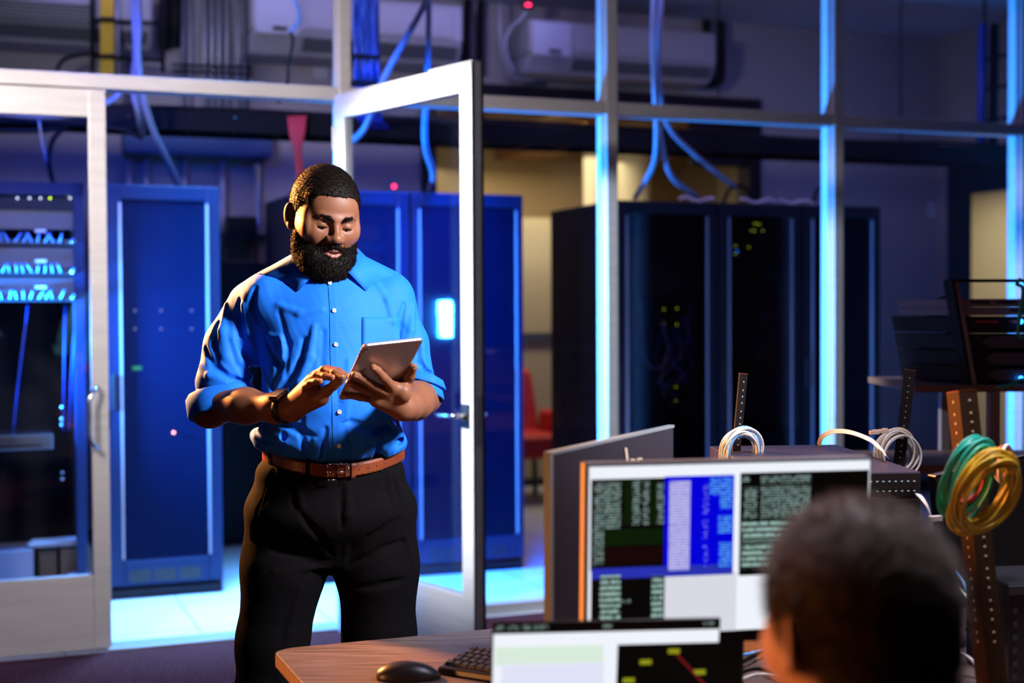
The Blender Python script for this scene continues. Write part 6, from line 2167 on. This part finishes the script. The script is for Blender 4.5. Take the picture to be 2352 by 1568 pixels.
for yy in (YB + .05, YB + .47):
    mb = MB(); mb.hexa([Vector((xx + a, yy + b_, z)) for z in (0, zz) for a, b_ in ((-.015, -.015), (.015, -.015), (.015, .015), (-.015, .015))]); mb.build('leg', 'bench_metal', t)
# equipment: leaning open frame of units
def BQ(x, y, dy=0.0): return P(x, y, YB + .03 + dy)
t = thing('equipment_rack', 'leaning open frame of black and silver equipment units on the workbench', 'equipment rack', (BQ(2290, 880).x, YB + .25, bz1))
fl = BQ(2202, 645); fb_ = BQ(2243, 884); fr_ = BQ(2480, 645); fbr = BQ(2521, 884)
def slab(name, y0, y1, m, x0=0.0, x1=1.0, d0=0.0, d1=.34, bev=.003, lab=None, par=None):
    mb = MB()
    def q(a, y, d): 
        k = (y - 645) / 239
        l = fl.lerp(fb_, k); r_ = fr_.lerp(fbr, k); p_ = l.lerp(r_, a); return p_ + Vector((-d * .45, d, 0))
    mb.hexa([q(x0, y1, d0), q(x1, y1, d0), q(x1, y1, d1), q(x0, y1, d1), q(x0, y0, d0), q(x1, y0, d0), q(x1, y0, d1), q(x0, y0, d1)])
    return mb.build(name, m, par or t, bevel=bev, label=lab)
slab('frame_rail', 648, 884, 'bench_metal', -.05, -.015, -.01, .02, .001, 'pale slanted frame rail')
slab('frame_rail', 645, 884, 'post_black', -.075, -.05, -.01, .03, .001)
slab('top_bar', 641, 648, 'post_black', -.08, 1.0, -.01, .02, .001)
slab('silver_unit', 686, 705, 'bench_metal', 0, 1, 0, .3); slab('silver_unit', 706, 724, 'bench_metal', 0, 1, 0, .3)
for j in range(4): slab('unit_vent', 691, 697, 'cable_red' if 0 else 'black_plastic', .06 + j * .22, .22 + j * .22, -.003, 0, 0)
slab('unit_vent', 710, 716, 'black_plastic', .38, .56, -.003, 0, 0); slab('unit_vent', 710, 716, 'black_plastic', .64, .84, -.003, 0, 0)
slab('black_unit', 726, 764, 'unit_dark', 0, 1, 0, .34)
for j in range(2): slab('label_plate', 736, 741, 'cable_red', .08 + j * .28, .26 + j * .28, -.003, 0, 0)
for j in range(3):
    y0 = 768 + j * 38
    u_ = slab('drive_unit', y0, y0 + 36, 'unit_dark', 0, 1, 0, .34)
    mb = MB(); k = (y0 + 17 - 645) / 239; l = fl.lerp(fb_, k); r_ = fr_.lerp(fbr, k)
    pts = [l.lerp(r_, a) + Vector((0, -.006, z)) for a, z in ((.10, 0), (.18, .019), (.62, .019), (.70, 0), (.62, -.019), (.18, -.019))]
    mb.v = pts + [p_ + Vector((0, .006, 0)) for p_ in pts]; mb.f = [tuple(range(6))] + [(i, (i + 1) % 6, 6 + (i + 1) % 6, 6 + i) for i in range(6)]
    mb.build('handle_plate', 'unit_grey', u_)
for y in (655, 738, 868):
    mb = MB(); mb.ball(BQ(2340, y) + Vector((0, -.02, 0)), .0085); mb.build('status_light', 'led_blue', t)
# units to the left, sides
mb = MB(); mb.hexa([BQ(2112, 884, .30), BQ(2238, 884, .05), BQ(2238, 884, .30), BQ(2150, 884, .45), BQ(2108, 778, .30), BQ(2216, 756, .05), BQ(2216, 756, .30), BQ(2140, 770, .45)])
single('computer_case', mb, 'case_dark', 'dark case on the workbench left of the leaning frame, lower one', 'computer', bevel=.003)
mb = MB(); mb.hexa([BQ(2122, 762, .28), BQ(2210, 750, .05), BQ(2210, 750, .30), BQ(2150, 760, .45), BQ(2134, 690, .28), BQ(2194, 672, .05), BQ(2194, 672, .30), BQ(2160, 684, .45)])
t = single('equipment_unit', mb, 'case_dark', 'small dark unit with a blue lit strip stacked on the dark case', 'equipment unit', bevel=.003)
mb = MB(); mb.hexa([BQ(2186, 735, .03), BQ(2196, 735, .03), BQ(2196, 735, .05), BQ(2186, 735, .05), BQ(2182, 676, .03), BQ(2191, 674, .03), BQ(2191, 674, .05), BQ(2182, 676, .05)])
mb.build('light_strip', 'cable_ltblue', t)
pipe('green_cable', [BQ(2345, 640, -.05), BQ(2335, 652, -.05), BQ(2350, 668, -.05), BQ(2338, 760, -.05), BQ(2352, 775, -.05)], .006, 'cable_teal', 'green cable hanging at the right edge of the equipment frame', 'cable')
pipe('green_cable', [BQ(2290, 888, -.06), BQ(2320, 884, -.06), BQ(2345, 872, -.05), BQ(2360, 878, -.05)], .006, 'cable_teal', 'green cable lying along the workbench edge', 'cable')

# ------------------------------------------------------------------ seated man, seen from behind
m2 = thing('person', 'seated man with short dark hair seen from behind, facing the lit monitor', 'person', (.40, 1.42, 0))
H2 = np.array([(1968 - 1176) / 2207. , 1.46, 1.137]); R2 = rmat(201, 0, 8)
b2 = Solid(); L2 = head_solid(b2, H2, R2, 1.0)
N2 = H2 + np.array([.02, -.04, -.17]); S2 = H2 + np.array([.03, -.05, -.27])
b2.cap(L2((0, .03, -.05)), N2, .058, .066, .03); b2.cap(N2, S2, .066, .10, .03); b2.cap(S2, [.42, 1.36, .55], .10, .12, .03)
f2 = np.array([-.30, .95, 0]); r2 = np.array([.95, .30, 0])
for q in (-1, 1):
    sh_ = S2 + r2 * q * .17 + [0, 0, -.01]; el_ = sh_ + f2 * .10 + r2 * q * .04 + np.array([0, 0, -.23]); wr_ = el_ + f2 * .24 - r2 * q * .08 + np.array([0, 0, .02])
    b2.cap(S2, sh_, .06, .055, .03); b2.cap(sh_, el_, .050, .042, .02); b2.cap(el_, wr_, .040, .027, .02)
    b2.cap(wr_, wr_ + f2 * .08, .028, .020, .01)
    for j in range(4):
        k0 = wr_ + f2 * .08 + r2 * (j - 1.5) * .018; b2.chain([k0, k0 + f2 * .04 + [0, 0, -.004], k0 + f2 * .075 + [0, 0, -.018]], [.0095, .0088, .0075], .004)
    k0 = wr_ + f2 * .03 - r2 * q * .02; b2.chain([k0, k0 + f2 * .035 - r2 * q * .02, k0 + f2 * .06 - r2 * q * .022], [.012, .0105, .0085], .005)
    hp = np.array([.42, 1.36, .52]) + r2 * q * .10; kn = hp + f2 * .40 + [0, 0, 0.0]; an = kn + np.array([0, 0, -.43]) + f2 * .02
    b2.cap(hp, kn, .07, .05, .03); b2.cap(kn, an, .045, .035, .02)
v, f = b2.mesh((.0, 1.0, .02), (.95, 2.15, 1.32), .0034, 14)
o2 = raw_mesh('body', v, f, 'skin_light', m2)
h2 = Solid()
def h2e(c, r, k=.01, op=1): h2.ell(L2(c), r, k, R2, op)
h2e((0, .018, .044), (.088, .108, .100)); h2e((0, .06, -.03), (.066, .052, .075), .03); h2e((0, .045, -.085), (.055, .030, .03), .03)
for q in (-1, 1): h2e((q * .070, .002, .020), (.014, .034, .045), .015); h2e((q * .0705, -.022, -.005), (.008, .014, .04), .01)
h2.half(L2((0, -.062, .070)), R2 @ np.array([0, -.75, -.66]), .006)
h2.disp(lambda q: .0015 * vnoise(q, 300, 25) + .001 * vnoise(q, 700, 26))
v, f = h2.mesh(H2 - .17, H2 + .17, .003, 12); ho2 = raw_mesh('hair', v, f, 'hair_brown', m2)
strands('hair_strands', v, f, 20000, .016, .0005, 'hair_brown', ho2, 11, .6, drop=.2)
j2 = Solid()
j2.ell(L2((0, -.045, -.092)), (.060, .052, .040), .02, R2)
for q in (-1, 1): j2.ell(L2((q * .058, -.030, -.060)), (.0135, .028, .040), .02, R2)
v, f = j2.mesh(H2 - .17, H2 + .12, .003, 12); raw_mesh('beard', v, f, 'hair_brown', m2)
face_parts(m2, L2, R2, 1, 5)
g2 = Solid()
g2.cap(N2 + [0, -.005, -.045], S2 + [0, 0, -.02], .074, .115, .03)
for q in (-1, 1):
    sh_ = S2 + r2 * q * .17 + [0, 0, -.01]; el_ = sh_ + f2 * .10 + r2 * q * .04 + np.array([0, 0, -.23]); wr_ = el_ + f2 * .24 - r2 * q * .08 + np.array([0, 0, .02])
    g2.cap(S2, sh_, .085, .070, .04); g2.cap(sh_, el_, .066, .055, .03); g2.cap(el_, el_ * .15 + wr_ * .85, .052, .038, .02)
g2.ell([.425, 1.37, .78], (.19, .125, .26), .05); g2.ell([.42, 1.37, .56], (.18, .14, .12), .04)
g2.disp(lambda q: .0025 * vnoise(q, 40, 33))
v, f = g2.mesh((-.05, 1.0, .40), (1.0, 2.0, 1.10), .006, 12); raw_mesh('sweater', v, f, 'dark_knit', m2)
p2 = Solid()
for q in (-1, 1):
    hp = np.array([.42, 1.36, .53]) + r2 * q * .10; kn = hp + f2 * .40 + [0, 0, 0.0]; an = kn + np.array([0, 0, -.42]) + f2 * .02
    p2.cap(hp, kn, .092, .070, .03); p2.cap(kn, an, .068, .055, .02)
v, f = p2.mesh((-.2, 1.1, .04), (.9, 2.1, .70), .007, 12); raw_mesh('trousers', v, f, 'trouser_black', m2)
for q in (-1, 1):
    an = np.array([.42, 1.36, .53]) + r2 * q * .10 + f2 * .46; s_ = Solid(); Rr = rmat(180 + 17, 0, 0); cc = np.array([an[0], an[1], 0])
    s_.ell(cc + [0, 0, .045], (.042, .065, .05), .02, Rr); s_.ell(cc + f2 * .10 + [0, 0, .032], (.046, .095, .034), .03, Rr); s_.half((0, 0, 0), (0, 0, -1), .004)
    v, f = s_.mesh(cc + [-.2, -.2, -.01], cc + [.2, .25, .12], .006, 10); raw_mesh('shoe', v, f, 'shoe', m2)
ch = thing('office_chair', 'black office chair under the seated man, below the picture', 'chair', (.42, 1.34, 0))
cfr = yawf(Vector((.42, 1.33, 0)), 17)
mb = MB(); mb.fb(cfr, -.24, .24, -.22, .24, .36, .42); mb.build('seat', 'dark_knit', ch, bevel=.03, seg=4)
mb = MB(); mb.fb(cfr, -.21, .21, -.24, -.19, .50, .92); mb.build('backrest', 'dark_knit', ch, bevel=.02, seg=4)
mb = MB(); mb.fb(cfr, -.03, .03, -.25, -.22, .36, .60); mb.build('back_support', 'black_plastic', ch)
mb = MB(); mb.tube([Vector((.42, 1.33, .08)), Vector((.42, 1.33, .36))], .025, 12); mb.build('gas_column', 'steel', ch)
for k in range(5):
    w = radians(72 * k + 10); e_ = Vector((.42 + .29 * cos(w), 1.33 + .29 * sin(w), .075))
    mb = MB(); mb.tube([Vector((.42, 1.33, .09)), e_], [.022, .014], 8); lg = mb.build('base_leg', 'black_plastic', ch)
    mb = MB(); mb.ball(e_ + Vector((0, 0, -.047)), .028, 12, 8); mb.build('caster', 'black_plastic', lg)
